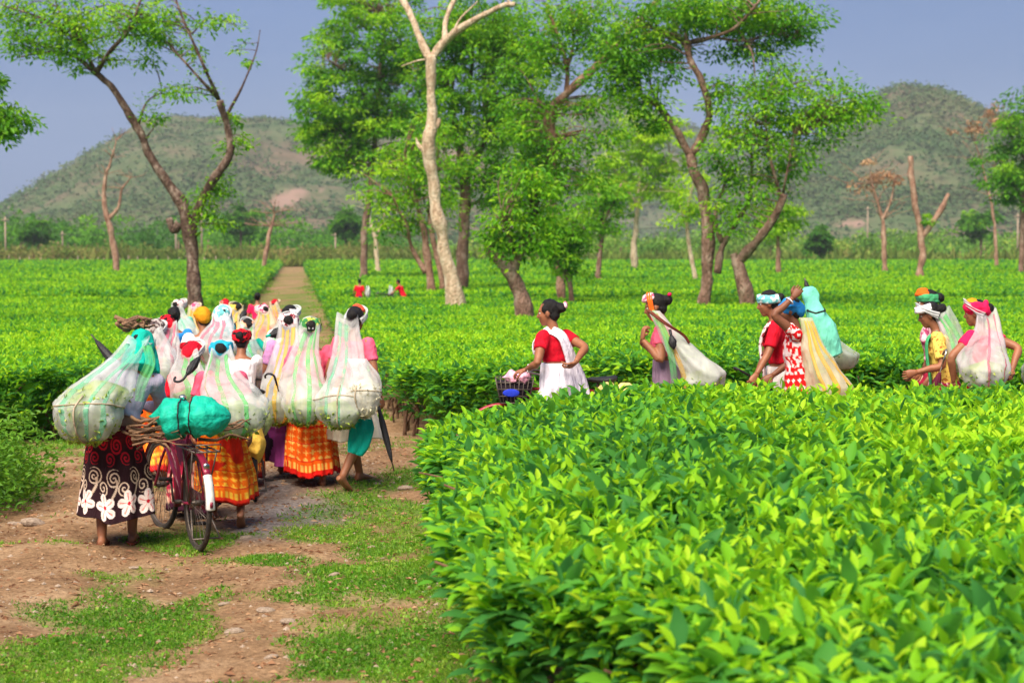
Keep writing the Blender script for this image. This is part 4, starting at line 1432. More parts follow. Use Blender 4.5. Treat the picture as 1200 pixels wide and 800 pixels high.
def solve_d(px, py_top, H, lo=11, hi=90):
    """distance at which someone of height H shows the top of the head at (px, py_top)"""
    for _ in range(40):
        m_ = (lo + hi) / 2
        p = at(px, py_top, m_)
        if p[2] > gz(p[0], m_) + H:
            hi, lo = hi, m_
        else:
            lo, hi = lo, m_
        if p[2] < gz(p[0], m_) + H:
            hi = m_
    return (lo + hi) / 2


def person(label, px, d, head=0., H=1.52, lean=6, side=0, yaw=0, pitch=5, roll=0, hands=(None, None), feet=None, skin=SKIN, vox=.011, group=None, z0=None,
           blouse=None, sleeve=.55, skirt=None, hem=.10, waist=.60, flare=.05, folds=14, fold_amp=.022, skirt_fn=None, hairbun=True, scarf=None, fingers=True, poles=(None, None), skirt_res=(72, 30), low_blouse=.12, handdirs=(None, None), sitting=False, cat_='person', curl=.8, slim=1.0):
    """base under photo column px at distance d; head = heading in degrees (0 walks away from the camera, -90 walks left)"""
    x = (px - 600) / FPX * d
    z = float(ground_z(x, d)[0]) if z0 is None else z0
    base = np.array([x, d, z])
    root = thing('person', label, cat_, base, 0, group)
    k = H / 1.6
    h = math.radians(head)
    f = np.array([math.sin(h), math.cos(h), 0.])
    r = np.array([math.cos(h), -math.sin(h), 0.])
    up = np.array([0, 0, 1.])
    W = lambda a_, b_, c_: base + r * a_ * k + f * b_ * k + up * c_ * k
    ln, sd = math.radians(lean), math.radians(side)
    t = unit(r * math.sin(sd) + f * math.sin(ln) + up * math.cos(ln) * math.cos(sd))
    tf = unit(f - t * (f @ t))
    tr = np.cross(tf, t)
    hip = W(0, -.25 * math.sin(ln), .87)
    T = lambda s_, a_=0, b_=0: hip + (t * s_ + tr * a_ + tf * b_) * k
    chest = T(.46)
    neck = T(.53, 0, .0)
    R, F, U = headframe(f, yaw, pitch + lean * .4, roll)
    hc = neck + (t * .06 + U * .09 + F * .03) * k
    sh = [T(.455, -.165), T(.455, .165)]
    if feet is None:
        feet = ((-.09, .16, .0), (.09, -.22, .05))
    ank = [W(a_, b_, c_ + .075) for a_, b_, c_ in feet]
    hj = [T(-.02, -.09), T(-.02, .09)]
    knee = []
    for i in (0, 1):
        kn, an = ik(hj[i], ank[i], .41 * k, .42 * k, f + r * (-.15, .15)[i])
        ank[i] = an
        knee.append(kn)
    # hands: a world point, or None for an arm hanging by the side
    el, wr = [], []
    for i in (0, 1):
        sgn = (-1, 1)[i]
        tgt = hands[i]
        if tgt is None:
            tgt = sh[i] + (r * sgn * .09 - up * .50 + f * .06) * k
        pole = poles[i] if poles[i] is not None else (-f * .6 + r * sgn * .55 - up * .5)
        e_, w_ = ik(sh[i], np.asarray(tgt, float), .285 * k, .25 * k, pole)
        el.append(e_)
        wr.append(w_)
    # ---- body: one continuous skin
    B = Buf()
    a = np.linspace(0, 2 * PI, 18, endpoint=False)

    def ringT(s_, w_, dp, fo=0., infl=0.):
        return T(s_, 0, fo) + (np.cos(a)[:, None] * tr * (w_ * slim + infl) + np.sin(a)[:, None] * tf * (dp * slim + infl)) * k
    TOR = [(-.10, .150, .105, 0), (-.02, .165, .118, -.01), (.06, .160, .115, -.01), (.17, .128, .094, 0), (.28, .136, .100, .008), (.37, .150, .104, .010), (.44, .150, .088, 0), (.485, .105, .066, 0), (.51, .058, .052, 0)]
    B.loft([ringT(*q) for q in TOR])
    for sgn in (-1, 1):
        B.ell(T(.325, .068 * sgn, .075), np.array([.058, .050, .055]) * k, (tr, tf, t))
    B.tube([T(.47), neck, hc - U * .02 * k], np.array([.060, .050, .050]) * k, 10)
    for i in (0, 1):
        B.ell(sh[i], .058 * k)
        B.tube(crom([sh[i], (sh[i] + el[i]) / 2, el[i], el[i] * .55 + wr[i] * .45, wr[i]], 3), np.interp(np.linspace(0, 1, 13), [0, .25, .5, .65, 1], [.052, .048, .038, .040, .025]) * k, 10)
        sp = hj[i]
        B.tube(crom([sp, (sp + knee[i]) / 2, knee[i], knee[i] * .6 + ank[i] * .4 - f * .012 * k, ank[i]], 3), np.interp(np.linspace(0, 1, 13), [0, .25, .5, .68, 1], [.088, .078, .055, .054, .036]) * k, 10)
        lift = feet[i][2]
        tip = .0 if lift < .02 else -.9
        fd = unit(f + up * tip * .7)
        fu = unit(up - fd * (up @ fd))
        ft = ank[i]
        rings = []
        for q, w_, hh, zz in ((-.06, .024, .024, -.045), (-.03, .034, .040, -.035), (.02, .034, .042, -.034), (.08, .040, .030, -.046), (.13, .045, .021, -.055), (.165, .042, .015, -.061), (.185, .028, .010, -.064)):
            c_ = ft + (fd * q + fu * zz) * k
            rings.append(c_ + (np.cos(a)[:, None] * r * w_ + np.sin(a)[:, None] * fu * hh) * k)
        B.loft(rings)
        for q in range(5):
            sgn = (-1, 1)[i]
            c_ = ft + (fd * (.188 - .011 * q) + fu * -.064 + r * sgn * (-.028 + .0155 * q)) * k
            B.ell(c_, np.array([.010 if q else .014, .020, .010]) * k, (r, fd, fu), 6, 5)
    # head
    def HP(a_, b_, c_):
        return hc + (R * a_ + F * b_ + U * c_) * k
    ax = (R, F, U)
    B.ell(HP(0, -.012, .030), np.array([.074, .092, .088]) * k, ax, 16, 12)
    B.ell(HP(0, .030, -.025), np.array([.060, .062, .090]) * k, ax, 16, 12)
    B.ell(HP(0, .056, -.095), np.array([.030, .030, .024]) * k, ax)
    B.tube([HP(0, .088, .015), HP(0, .100, -.010), HP(0, .112, -.032)], np.array([.009, .011, .014]) * k, 8)
    B.ell(HP(0, .092, -.034), np.array([.019, .012, .010]) * k, ax, 10, 6)
    B.ell(HP(0, .086, -.060), np.array([.025, .012, .007]) * k, ax, 10, 6)
    B.ell(HP(0, .084, -.073), np.array([.022, .012, .008]) * k, ax, 10, 6)
    B.tube([HP(-.045, .072, .030), HP(0, .084, .032), HP(.045, .072, .030)], .011 * k, 6)
    for sgn in (-1, 1):
        B.ell(HP(.036 * sgn, .066, -.022), np.array([.020, .018, .016]) * k, ax, 8, 6)
        B.ell(HP(.075 * sgn, -.005, -.012), np.array([.010, .020, .032]) * k, ax, 8, 6)
    S = remesh(B, vox, 3)
    for i in (0, 1):
        if fingers:
            hd = handdirs[i][0] if handdirs[i] is not None else unit(wr[i] - el[i])
            pn = handdirs[i][1] if handdirs[i] is not None else (-r * (-1, 1)[i] + f * .2)
            add_hand(S, wr[i], hd, np.asarray(pn, float), (-1, 1)[i], k, curl)
        else:
            S.ell(wr[i] + unit(wr[i] - el[i]) * .05 * k, np.array([.035, .035, .05]) * k)
    obj('body', S, skin, root)
    if fingers:
        for sgn in (-1, 1):
            e_ = Buf().ell(HP(.031 * sgn, .0715, .006), np.array([.014, .011, .007]) * k, ax, 10, 6)
            ey = obj('eye', e_, EYEW, root)
            obj('iris', Buf().ell(HP(.031 * sgn, .0795, .006), np.array([.006, .004, .006]) * k, ax, 8, 5), EYED, ey)
    # ---- blouse
    if blouse is not None:
        b2 = Buf()
        lo = low_blouse
        rr = [q for q in TOR if q[0] > lo + .02]
        first_ = tuple(np.array([np.interp(lo, [q[0] for q in TOR], [q[c_] for q in TOR]) for c_ in range(4)]))
        b2.loft([ringT(*first_, infl=.018)] + [ringT(*q, infl=.014) for q in rr if q[0] < .47] + [ringT(.468, .105, .07, 0, .004)])
        for sgn in (-1, 1):
            b2.ell(T(.325, .068 * sgn, .080), np.array([.066, .056, .062]) * k, (tr, tf, t))
        for i in (0, 1):
            b2.ell(sh[i], .066 * k)
            sl = sleeve
            if sl <= 1:
                pts = [sh[i], sh[i] + (el[i] - sh[i]) * sl * .5, sh[i] + (el[i] - sh[i]) * sl]
                b2.tube(pts, np.array([.066, .064, .060]) * k, 12)
            else:
                e_ = el[i] + (wr[i] - el[i]) * (sl - 1)
                b2.tube(crom([sh[i], (sh[i] + el[i]) / 2, el[i], e_], 4), np.linspace(.068, .044, 13) * k, 12)
        obj('blouse', remesh(b2, max(vox, .011), 3, .014, 13, int(px)), blouse, root)
    # ---- skirt, following the stride
    if skirt is not None:
        nu, nv = skirt_res
        zt = hip[2] + (waist - .55) * k * .9
        zh = base[2] + hem * k
        u = np.linspace(0, 2 * PI, nu, endpoint=False)
        rings, UV = [], []
        ph = rng.uniform(0, 6.28, 3)
        for v in np.linspace(0, 1, nv):
            zz = zt + (zh - zt) * v

            def leg(i):
                L = np.array([hj[i], knee[i], ank[i]])
                zs = L[:, 2]
                return np.array([np.interp(zz, zs[::-1], L[::-1, c_]) for c_ in (0, 1)])
            if zz > hj[0][2]:
                s_ = (zz - hip[2]) / max(t[2], .3) / k
                cc = T(s_)[:2]
                pl = pr = cc
            else:
                pl, pr = leg(0), leg(1)
            cc = (pl + pr) / 2
            dl = (pr - pl)
            wa = abs(dl @ r[:2]) / 2
            wb = abs(dl @ f[:2]) / 2
            if zz > hj[0][2]:
                q_ = np.clip((zz - hj[0][2]) / max(zt - hj[0][2], .01), 0, 1)
                A_, B_ = (.200 - .035 * q_) * k * slim, (.160 - .028 * q_) * k * slim
            else:
                A_ = wa + (.098 + flare * v) * k
                B_ = wb * 1.0 + (.135 + flare * v) * k
                A_ = max(A_, .165 * k)
            fm = fold_amp * k * (.25 + 1.0 * v) * (np.sin(folds * u + ph[0] + 1.2 * np.sin(2 * u + ph[1]) + v * 1.1) * .6 + np.sin(folds * .5 * u // 1 * 0 + 5 * u + ph[2] + v * 2) * .6)
            cu, su = np.cos(u), np.sin(u)
            xy = cc + (cu * (A_ + fm))[:, None] * r[:2] + (su * (B_ + fm))[:, None] * f[:2]
            hz = zz + (np.sin(3 * u + ph[1]) * .02 + np.sin(7 * u + ph[0]) * .008) * k * v
            rings.append(np.column_stack([xy, hz]))
            UV.append(np.column_stack([u / (2 * PI), np.full(nu, v)]))
        # inner lining turns back up so that the cloth has thickness
        inner = rings[-1].copy()
        c_ = inner.mean(0)
        inner = c_ + (inner - c_) * .94
        inner[:, 2] += .03
        rings.append(inner)
        UV.append(UV[-1])
        col = None
        if skirt_fn is not None:
            uv = np.vstack(UV)
            col = skirt_fn(uv[:, 0], uv[:, 1])
            col = np.vstack([col, col[:1], col[-1:]])
        obj('skirt', Buf().loft(rings, cap=True), skirt, root, col=col)
    # ---- hair
    hb = Buf()
    hb.ell(HP(0, -.022, .036), np.array([.081, .094, .090]) * k, ax, 16, 12)
    hb.ell(HP(0, -.048, -.02), np.array([.066, .058, .072]) * k, ax, 14, 10)
    if hairbun and not (scarf and any(q[0] in ('drape', 'full') for q in scarf)):
        hb.ell(HP(.0, -.130, .028), np.array([.050, .044, .048]) * k, ax, 14, 10)
        hb.ell(HP(.0, -.105, .02), np.array([.035, .044, .035]) * k, ax, 10, 8)
    obj('hair', remesh(hb, max(.009, vox * .8), 2, .010, 22, 3), HAIR, root)
    p = P_()
    p.__dict__.update(root=root, hc=hc, ax=ax, HP=HP, k=k, sh=sh, el=el, wr=wr, hip=hip, T=T, f=f, r=r, up=up, W=W, knee=knee, ank=ank, t=t, tf=tf, tr=tr, R=R, F=F, U=U, base=base, vox=vox)
    if scarf:
        for s_ in scarf if isinstance(scarf, list) else [scarf]:
            add_scarf(p, *s_)
    return p


def add_scarf(p, style, mat, mat2=None):
    HP, k, ax = p.HP, p.k, p.ax
    B = Buf()
    a = np.linspace(0, 2 * PI, 25)
    name = 'headscarf'
    if style == 'band':           # folded cloth round the brow, tied behind
        for dz, rr in ((-.016, .0), (.012, .004), (.036, -.004)):
            B.tube([HP(math.cos(q) * (.080 + rr), math.sin(q) * (.098 + rr) - .015, .030 + dz + .018 * math.sin(q)) for q in a], .018 * k, 7, cap=False)
        B.ell(HP(0, -.115, .018), np.array([.034, .026, .030]) * k, ax)
        B.ell(HP(.02, -.125, -.04), np.array([.018, .016, .055]) * k, ax)
        name = 'headband'
    elif style == 'wrap':         # turban wound round the head, hair knot showing through behind
        B.ell(HP(0, .005, .040), np.array([.088, .096, .086]) * k, ax, 16, 12)
        for dz, rr, tl in ((-.012, .008, .03), (.020, .012, .02), (.052, .002, .012)):
            B.tube([HP(math.cos(q) * (.080 + rr), math.sin(q) * (.098 + rr) - .020, .032 + dz + tl * math.sin(q)) for q in a], .021 * k, 7, cap=False)
        for q in np.linspace(0, 2 * PI, 12, endpoint=False):
            B.ell(HP(.058 * math.cos(q), -.108, .030 + .058 * math.sin(q)), np.array([.026, .026, .026]) * k, ax, 8, 6)
    elif style == 'full':         # cloth covering the whole head and hair
        B.ell(HP(0, -.018, .036), np.array([.090, .104, .096]) * k, ax, 16, 12)
        B.ell(HP(0, -.085, -.005), np.array([.072, .062, .075]) * k, ax, 14, 10)
        B.tube([HP(math.cos(q) * .086, math.sin(q) * .100 - .015, .045 + .02 * math.sin(q)) for q in a], .018 * k, 7, cap=False)
    elif style == 'drape':        # cloth over the head falling on neck and shoulders
        B.ell(HP(0, -.010, .040), np.array([.096, .110, .100]) * k, ax, 16, 12)
        pts = [HP(0, -.02, .03), HP(0, -.055, -.06), HP(0, -.075, -.14), HP(0, -.085, -.22)]
        B.tube(crom(pts, 4), np.linspace(.100, .135, 13) * k, 16, flat=(p.R, .72))
        B.tube(crom([HP(.075, .02, .02), HP(.10, .03, -.10), HP(.11, .0, -.22)], 4), np.linspace(.03, .05, 9) * k, 8)
        B.tube(crom([HP(-.075, .02, .02), HP(-.10, .03, -.10), HP(-.11, .0, -.22)], 4), np.linspace(.03, .05, 9) * k, 8)
    elif style == 'cap':          # cloth pad folded on top
        B.ell(HP(0, .02, .085), np.array([.082, .085, .040]) * k, ax, 14, 10)
        B.ell(HP(0, .03, .115), np.array([.055, .06, .028]) * k, ax, 14, 10)
        name = 'head_pad'
    elif style == 'visor':        # stiff folded cloth over the brow
        B.box(HP(0, .035, .075), np.array([.088, .080, .030]) * k, ax)
        B.tube([HP(-.085, .02, .05), HP(-.06, .09, .055), HP(0, .11, .06), HP(.06, .09, .055), HP(.085, .02, .05)], .020 * k, 7)
        name = 'head_pad'
    o = obj(name, remesh(B, max(.009, p.vox * .8), 3, .013 if style != 'visor' else .006, 17, int(abs(p.base[0]) * 50)), mat, p.root)
    if mat2 is not None:
        b2 = Buf()
        b2.tube([HP(math.cos(q) * .094, math.sin(q) * .112 - .02, .030 + .022 * math.sin(q)) for q in a], .014 * k, 7, cap=False)
        b2.ell(HP(.02, -.125, .055), np.array([.03, .02, .022]) * k, ax, 8, 6)
        obj('scarf_band', remesh(b2, .009, 2, .008, 20), mat2, p.root)
    return o


def ribbon(pts, w, th=.008, wide=(0, 0, 1), n=5, C=None):
    """a strip of cloth with its own thickness"""
    P = crom(pts, n)
    R = np.interp(np.linspace(0, 1, len(P)), np.linspace(0, 1, len(np.atleast_1d(w))), np.atleast_1d(w))
    B = Buf()
    t = np.gradient(P, axis=0)
    t /= np.linalg.norm(t, axis=1)[:, None]
    wv = np.broadcast_to(np.asarray(wide, float), P.shape)
    wv = wv - t * (wv * t).sum(1)[:, None]
    wv /= np.linalg.norm(wv, axis=1)[:, None] + 1e-9
    nn = np.cross(t, wv)
    m_ = 9
    s = np.linspace(-1, 1, m_)
    rings = []
    for i in range(len(P)):
        wave = .010 * np.sin(s * 7 + i * .25)
        top_ = P[i] + wv[i] * (s * R[i])[:, None] + nn[i] * (wave + th / 2)[:, None]
        bot = P[i] + wv[i] * (s * R[i])[:, None] + nn[i] * (wave - th / 2)[:, None]
        rings.append(np.vstack([top_, bot[::-1]]))
    B.loft(rings, cap=True)
    return B


FILL = mat_leaf('picked_leaves', [(0, (.07, .16, .012)), (.5, (.24, .36, .03)), (1, (.46, .52, .10))], .3, .5, .3)
ROPE = mat_cloth('rope', (.42, .34, .24))


def bag(label, top, ctr, rad, net, stripe=None, fill=.5, r_top=(.07, .03), nst=3, straps=(), group='net bags of picked tea leaves', seed=0, side=(1, 0, 0), nleaf=520, rope=False, fillmat=FILL, cat_='bag', name='net_bag', band=None, stripe_w=.038, front=None, who=None, who_off=0):
    """sack hanging from the head: gathered at the top, bulging below, filled with picked leaves; rad = (across, deep, high)"""
    top, ctr = np.asarray(top, float), np.asarray(ctr, float)
    if who is not None:
        top = who.HP(who_off, -.090, -.02)
        r_top = (.088 * who.k, .055 * who.k)
    sx = unit(np.array([side[0], side[1], 0.]))
    sy = np.array([-sx[1], sx[0], 0.])
    nu, nv = 44, 34
    u = np.linspace(0, 2 * PI, nu, endpoint=False)
    rs = np.random.default_rng(100 + seed)
    ph = rs.uniform(0, 6.28, 4)

    def surf(u, v, infl=0.):
        u, v = np.broadcast_arrays(np.asarray(u, float), np.asarray(v, float))
        vb = .60
        q = np.clip(v / vb, 0, 1)
        b = np.clip((v - vb) / (1 - vb), 0, 1)
        mid = (top + ctr) / 2 + np.array([0, 0, .02])
        c = ((1 - q) ** 2)[..., None] * top + (2 * q * (1 - q))[..., None] * mid + (q ** 2)[..., None] * ctr
        c = c - np.array([0, 0, 1.]) * (np.sin(b * PI / 2) * rad[2])[..., None]
        e = sstep(.18, 1, q) * .6 + q * .4
        cap_ = np.sqrt(np.maximum(0, np.cos(b * PI / 2))) ** 1.15
        ra = (r_top[0] + (rad[0] - r_top[0]) * e) * cap_
        rb = (r_top[1] + (rad[1] - r_top[1]) * e) * cap_
        fold = 1 + (.11 * (1 - q) + .035) * np.sin(9 * u + ph[0] + 2 * np.sin(u + ph[1])) * np.minimum(1, q * 3 + .3) + .09 * np.sin(2 * u + ph[2] + 3 * v) + .05 * np.sin(5 * u + ph[3] - 6 * v)
        P = c + (np.cos(u) * ra * fold)[..., None] * sx + (np.sin(u) * rb * fold)[..., None] * sy
        if who is not None:      # the two sides of the mouth are pulled up to the strap
            P = P + np.array([0, 0, 1.]) * ((1 - q) ** 2 * (.085 * np.abs(np.cos(u)) ** 1.5 - .02) + (1 - q) ** 2 * .012 * np.sin(5 * u + ph[0]))[..., None]
        P = P + sx * (rad[0] * (.16 * np.sin(ph[1] + 3.2 * q)))[..., None] * np.minimum(1, q * 2)[..., None]
        sh_ = P.shape
        nn = (fbm(P.reshape(-1, 3) * 6 + seed, 5, 3) - .5).reshape(sh_[:-1]) * .26 * np.minimum(1, q * 1.5)
        nn = nn + (fbm(P.reshape(-1, 3) * 15 + seed, 9, 2) - .5).reshape(sh_[:-1]) * .13 * sstep(.5, .9, q)
        dirr = (np.cos(u))[..., None] * sx + (np.sin(u))[..., None] * sy
        return P + dirr * (nn * np.minimum(rad[0], .3) * 1.6 + infl)[..., None]
    vs = np.linspace(0, 1, nv)
    root = thing(name, label, cat_, ctr - np.array([0, 0, rad[2]]), 0, group)
    rings = surf(u[None, :], np.minimum(vs, .995)[:, None])
    # the weave is pulled open near the head and bunches up lower down
    tn_ = np.repeat(np.interp(vs, [0, .15, .45, .62, .8, 1], [.85, .66, .85, 1, .95, 1]), nu)
    obj('netting', Buf().loft(rings, cap=True), net, root, tone=np.concatenate([tn_, [0, 1]]))
    # the load of leaves
    vf = np.linspace(1 - fill * .62, .99, 16)
    R_ = surf(u[None, :], vf[:, None], -.034)
    topc = R_[0].mean(0) + np.array([0, 0, .04])
    capr = [topc + (R_[0] - topc) * s_ + np.array([0, 0, (1 - s_) * .05]) for s_ in (.15, .6)]
    B = Buf().loft(np.concatenate([capr, R_]), cap=True)
    V, T, Q = B.arrays()
    V = V + (np.stack([vnoise(V * 20, 1), vnoise(V * 20, 2), vnoise(V * 20, 3)], 1) - .5) * .05
    obj('leaf_load', (V, T, Q), fillmat, root, tone=np.clip(fbm(V * 16, 4, 3) * 1.8 - .4, 0, 1))
    if nleaf:
        uu = rs.uniform(0, 2 * PI, nleaf)
        vv = rs.uniform(vf[0], .97, nleaf)
        P = surf(uu, vv, -.022)
        V1 = leaves(P, rdir(nleaf), P - ctr + rdir(nleaf) * .1, rs.uniform(.03, .055, nleaf), rs.uniform(.018, .032, nleaf), np.clip(rs.normal(.55, .25, nleaf), 0, 1), TM2)
        obj('picked_leaves', (V1[0], V1[1], None), fillmat, root, tone=V1[2])['kind'] = 'stuff'
    if stripe is not None:
        for q in range(nst):
            u0 = (q + .2) * 2 * PI / nst + ph[3] * .2 if front is None else front + (q - (nst - 1) / 2) * (.62 + .12 * math.sin(seed * 1.7 + q * 2)) + .25 * math.sin(seed * 2.1)
            sw = np.linspace(-1, 1, 5)
            vv = np.linspace(.03, .93, 30)
            wdt = stripe_w / np.maximum(.1, rad[0] * (.3 + .7 * np.minimum(1, vv / .5)))
            R2 = surf(u0 + sw[None, :] * wdt[:, None] * .5, vv[:, None], .004)
            R3 = surf(u0 + sw[None, ::-1] * wdt[:, None] * .5, vv[:, None], .002)
            sb_ = Buf().loft(np.concatenate([R2, R3], 1), cap=True)
            obj('stripe', sb_, stripe, root, tone=np.ones(sb_.n))
    if rope:
        P = surf(np.linspace(0, 2 * PI, 40), np.full(40, .62) + .05 * np.sin(np.linspace(0, 6.28, 40)), .006)
        rb_ = Buf().tube(P, .005, 5)
        P = surf(np.full(24, rope if isinstance(rope, float) else 4.5), np.linspace(.5, .98, 24), .006)
        rb_.tube(P, .007, 5)
        obj('cord', rb_, ROPE, root)
    if who is not None:          # the gathered mouth is drawn over the head as a carrying strap
        h_ = who.HP
        pts = [h_(-.080, -.085, -.03), h_(-.098, -.02, .02), h_(-.080, .05, .085), h_(0, .085, .125), h_(.080, .05, .085), h_(.098, -.02, .02), h_(.080, -.085, -.03)]
        rb0 = ribbon(pts, [.03, .022, .022, .024, .022, .022, .03], .006, who.U)
        obj('head_strap', rb0, net, root, tone=np.ones(rb0.n) * 1.3)
    for (mat_, pts, w) in straps:
        rb0 = ribbon(pts, w, .006, sx)
        obj('strap', rb0, mat_, root, tone=np.ones(rb0.n))
    return root


def umbrella(label, tip, handle, r0=.03, mat=BLACK, hook=True, group='furled umbrellas', hmat=None, canopy=(.12, .85)):
    """furled umbrella from ferrule tip to handle"""
    tip, handle = np.asarray(tip, float), np.asarray(handle, float)
    root = thing('umbrella', label, 'umbrella', tip, 0, group)
    d = handle - tip
    a = np.linspace(0, 2 * PI, 24, endpoint=False)
    ref = np.array([0, 0, 1.]) if abs(unit(d)[2]) < .9 else np.array([1., 0, 0])
    u = unit(np.cross(d, ref))
    w = np.cross(unit(d), u)
    rings = []
    for s_, rr in zip(np.linspace(canopy[0], canopy[1], 12), (.25, .5, .7, .82, .92, 1.0, 1.0, .95, .85, .7, .55, .35)):
        fr_ = 1 + .22 * np.sin(8 * a + s_ * 9)
        rings.append(tip + d * s_ + (np.cos(a) * fr_)[:, None] * u * rr * r0 + (np.sin(a) * fr_)[:, None] * w * rr * r0)
    obj('furled_cloth', Buf().loft(rings), mat, root)
    obj('shaft', Buf().tube([tip, handle], .006, 6), STEEL, root)
    hb = Buf()
    if hook:
        du = unit(d)
        pts = [handle - du * .10, handle] + [handle + du * (.045 * math.sin(q)) + u * (.045 * (1 - math.cos(q))) for q in np.linspace(.3, 3.3, 8)]
        hb.tube(pts, .010, 7)
    else:
        hb.tube([handle - unit(d) * .1, handle], [.010, .014], 7)
    obj('handle', hb, hmat or BLACK, root)
    return root


# ---- printed cloth patterns: colour of the cloth at (u around, v down)
def pat_floral(u, v):
    c = np.tile(np.array(srgb(44, 22, 28)), (len(u), 1))
    circ, ln = 2.25, .78
    red = np.array(srgb(200, 22, 45))
    bei = np.array(srgb(216, 190, 165))
    wht = np.array(srgb(245, 225, 215))
    pk = np.array(srgb(235, 150, 140))
    x, y = u * circ, v * ln
    top_ = sstep(.30, .0, v)[:, None]
    c = c * (1 - .55 * top_) + np.array(srgb(120, 10, 30)) * .55 * top_

    def spiral(c, cx, cy, R, colr, ch, wid=.36, pitch=.036):
        dx, dy = x - cx, y - cy
        rr = np.hypot(dx, dy)
        th = np.arctan2(dy, dx * ch)
        ph_ = (rr / pitch - th / (2 * PI)) % 1
        m_ = (rr < R) & (np.abs(ph_ - .5) < wid * .5)
        c[m_] = colr
    for i in range(12):
        spiral(c, (i + .3) * circ / 12, .13 + .03 * (i % 2), .075, red, 1 if i % 2 else -1, .5)
        spiral(c, (i + .8) * circ / 12, .27, .06, red * .8, -1 if i % 2 else 1, .45)
    for i in range(10):
        cx = (i + .5) * circ / 10
        spiral(c, cx, .43, .080, bei, 1 if i % 2 else -1)
        spiral(c, cx + .10, .52, .062, bei, -1 if i % 2 else 1)
        stem = (np.abs(x - cx - .03 * np.sin((y - .4) * 20)) < .012) & (y > .44) & (y < .60)
        c[stem] = bei
    for i in range(10):
        cx, cy = (i + .12) * circ / 10, .645 + .02 * (i % 2)
        dx, dy = x - cx, y - cy
        rr = np.hypot(dx, dy)
        th = np.arctan2(dy, dx) + i
        pr = .108 * (.42 + .58 * np.abs(np.cos(2.5 * th)) ** .6)
        c[rr < pr] = wht
        m_ = (rr < pr * .82) & (rr > .018) & (np.abs(np.sin(2.5 * th)) < .22)
        c[m_] = pk
        m_ = (rr < .060) & (np.abs(np.sin(2.5 * th)) < .10 + .0)
        c[m_] = red
        c[rr < .016] = red
    return c


def pat_orange(base, alt, line, seed=0):
    def fn(u, v):
        c = np.tile(np.array(base), (len(u), 1))
        a_, b_ = (u * 22) % 1 - .5, (v * 12) % 1 - .5
        m_ = np.hypot(a_, b_) < .26 + .12 * np.cos(4 * np.arctan2(b_, a_))
        c[m_ & (v < .8)] = alt
        n_ = fbm(np.stack([u * 6, v * 3, np.full(len(u), seed)], 1), seed, 3)
        c[n_ > .60] = line
        c[((v * 5) % 1 < .09) & (v < .85)] = line
        c[v > .93] = line
        c[(v > .86) & (v < .93) & ((u * 40 % 1) < .5)] = alt
        return c
    return fn


def pat_purple(u, v):
    c = np.tile(np.array(srgb(150, 60, 130)), (len(u), 1))
    dark = np.array(srgb(40, 18, 35))
    pk = np.array(srgb(240, 200, 225))
    n_ = fbm(np.stack([u * 9, v * 4, u * 0], 1), 4, 3)
    c[n_ > .53] = dark
    for i in range(16):
        cx, cy = ((i * .618) % 1), .15 + .8 * ((i * .37) % 1)
        dx, dy = (u - cx) * 1.7, (v - cy) * .8
        rr, th = np.hypot(dx, dy), np.arctan2(dy, dx)
        c[rr < .085 * (.35 + .65 * np.abs(np.cos(2.5 * th + i)))] = pk
    return c


def pat_dots(base, dot, nu_=16, nv_=14):
    def fn(u, v):
        c = np.tile(np.array(base), (len(u), 1))
        row = np.floor(v * nv_)
        a_ = (u * nu_ + .5 * (row % 2)) % 1 - .5
        b_ = (v * nv_) % 1 - .5
        th = np.arctan2(b_, a_)
        c[np.hypot(a_, b_) < .17 + .10 * np.abs(np.cos(2 * th + row))] = dot
        return c
    return fn


def pat_plain(base, border=None):
    def fn(u, v):
        c = np.tile(np.array(base), (len(u), 1))
        if border is not None:
            c[v > .92] = border
        return c
    return fn


CL = mat_cloth('printed_cloth')
WHITE = (.80, .80, .80)
NETW = mat_net('white_netting', (.86, .88, .88), .48)
NETG = mat_net('grey_netting', (.72, .76, .74), .58)
NETY = mat_net('cream_netting', (.86, .80, .58), .62)
NETP = mat_net('pinkish_netting', (.86, .83, .86), .58)
ST_G = mat_net('green_stripe', srgb(125, 225, 140), .33)
ST_T = mat_net('teal_stripe', srgb(135, 215, 180), .32)
ST_Y = mat_net('yellow_stripe', srgb(245, 205, 95), .50)
ST_P = mat_net('pink_stripe', srgb(235, 140, 165), .45)
C_ = lambda nm, r_, g_, b_, **kw: mat_cloth(nm, srgb(r_, g_, b_), **kw)
TEALW = mat_basic('teal_woven_plastic', srgb(20, 178, 150), .6, 0, .25, 12, .8, 22, spec=.2)
TEAL = C_('teal_cloth', 12, 168, 150)
CYAN = C_('cyan_cloth', 40, 165, 195)
LAV = C_('lavender_cloth', 178, 168, 190)
REDC = C_('red_cloth', 205, 16, 40)
PINKC = C_('pink_cloth', 235, 95, 125)
PINKD = C_('hot_pink_cloth', 225, 30, 85)
WHITEC = C_('white_cloth', 232, 228, 232)
CREAM = C_('cream_cloth', 235, 220, 180)
GREENC = C_('green_cloth', 70, 160, 105)
YELC = C_('yellow_cloth', 235, 190, 80)
MAUVE = C_('mauve_cloth', 140, 115, 135)
ORANGEC = C_('orange_cloth', 235, 105, 30)
BLUEC = C_('blue_cloth', 40, 130, 200)
MINT = C_('mint_cloth', 115, 205, 180)
BROWNC = C_('brown_cloth', 110, 55, 45)
DKC = C_('dark_cloth', 38, 30, 38)
PEACH = C_('peach_cloth', 240, 175, 140)
OCHRE = C_('ochre_cloth', 215, 140, 25)
PWHITE = mat_cloth('white_print_cloth', srgb(240, 225, 225), srgb(150, 60, 70), .56, 30)
PRED = mat_cloth('red_print_cloth', srgb(205, 20, 40), srgb(40, 16, 20), .55, 24)
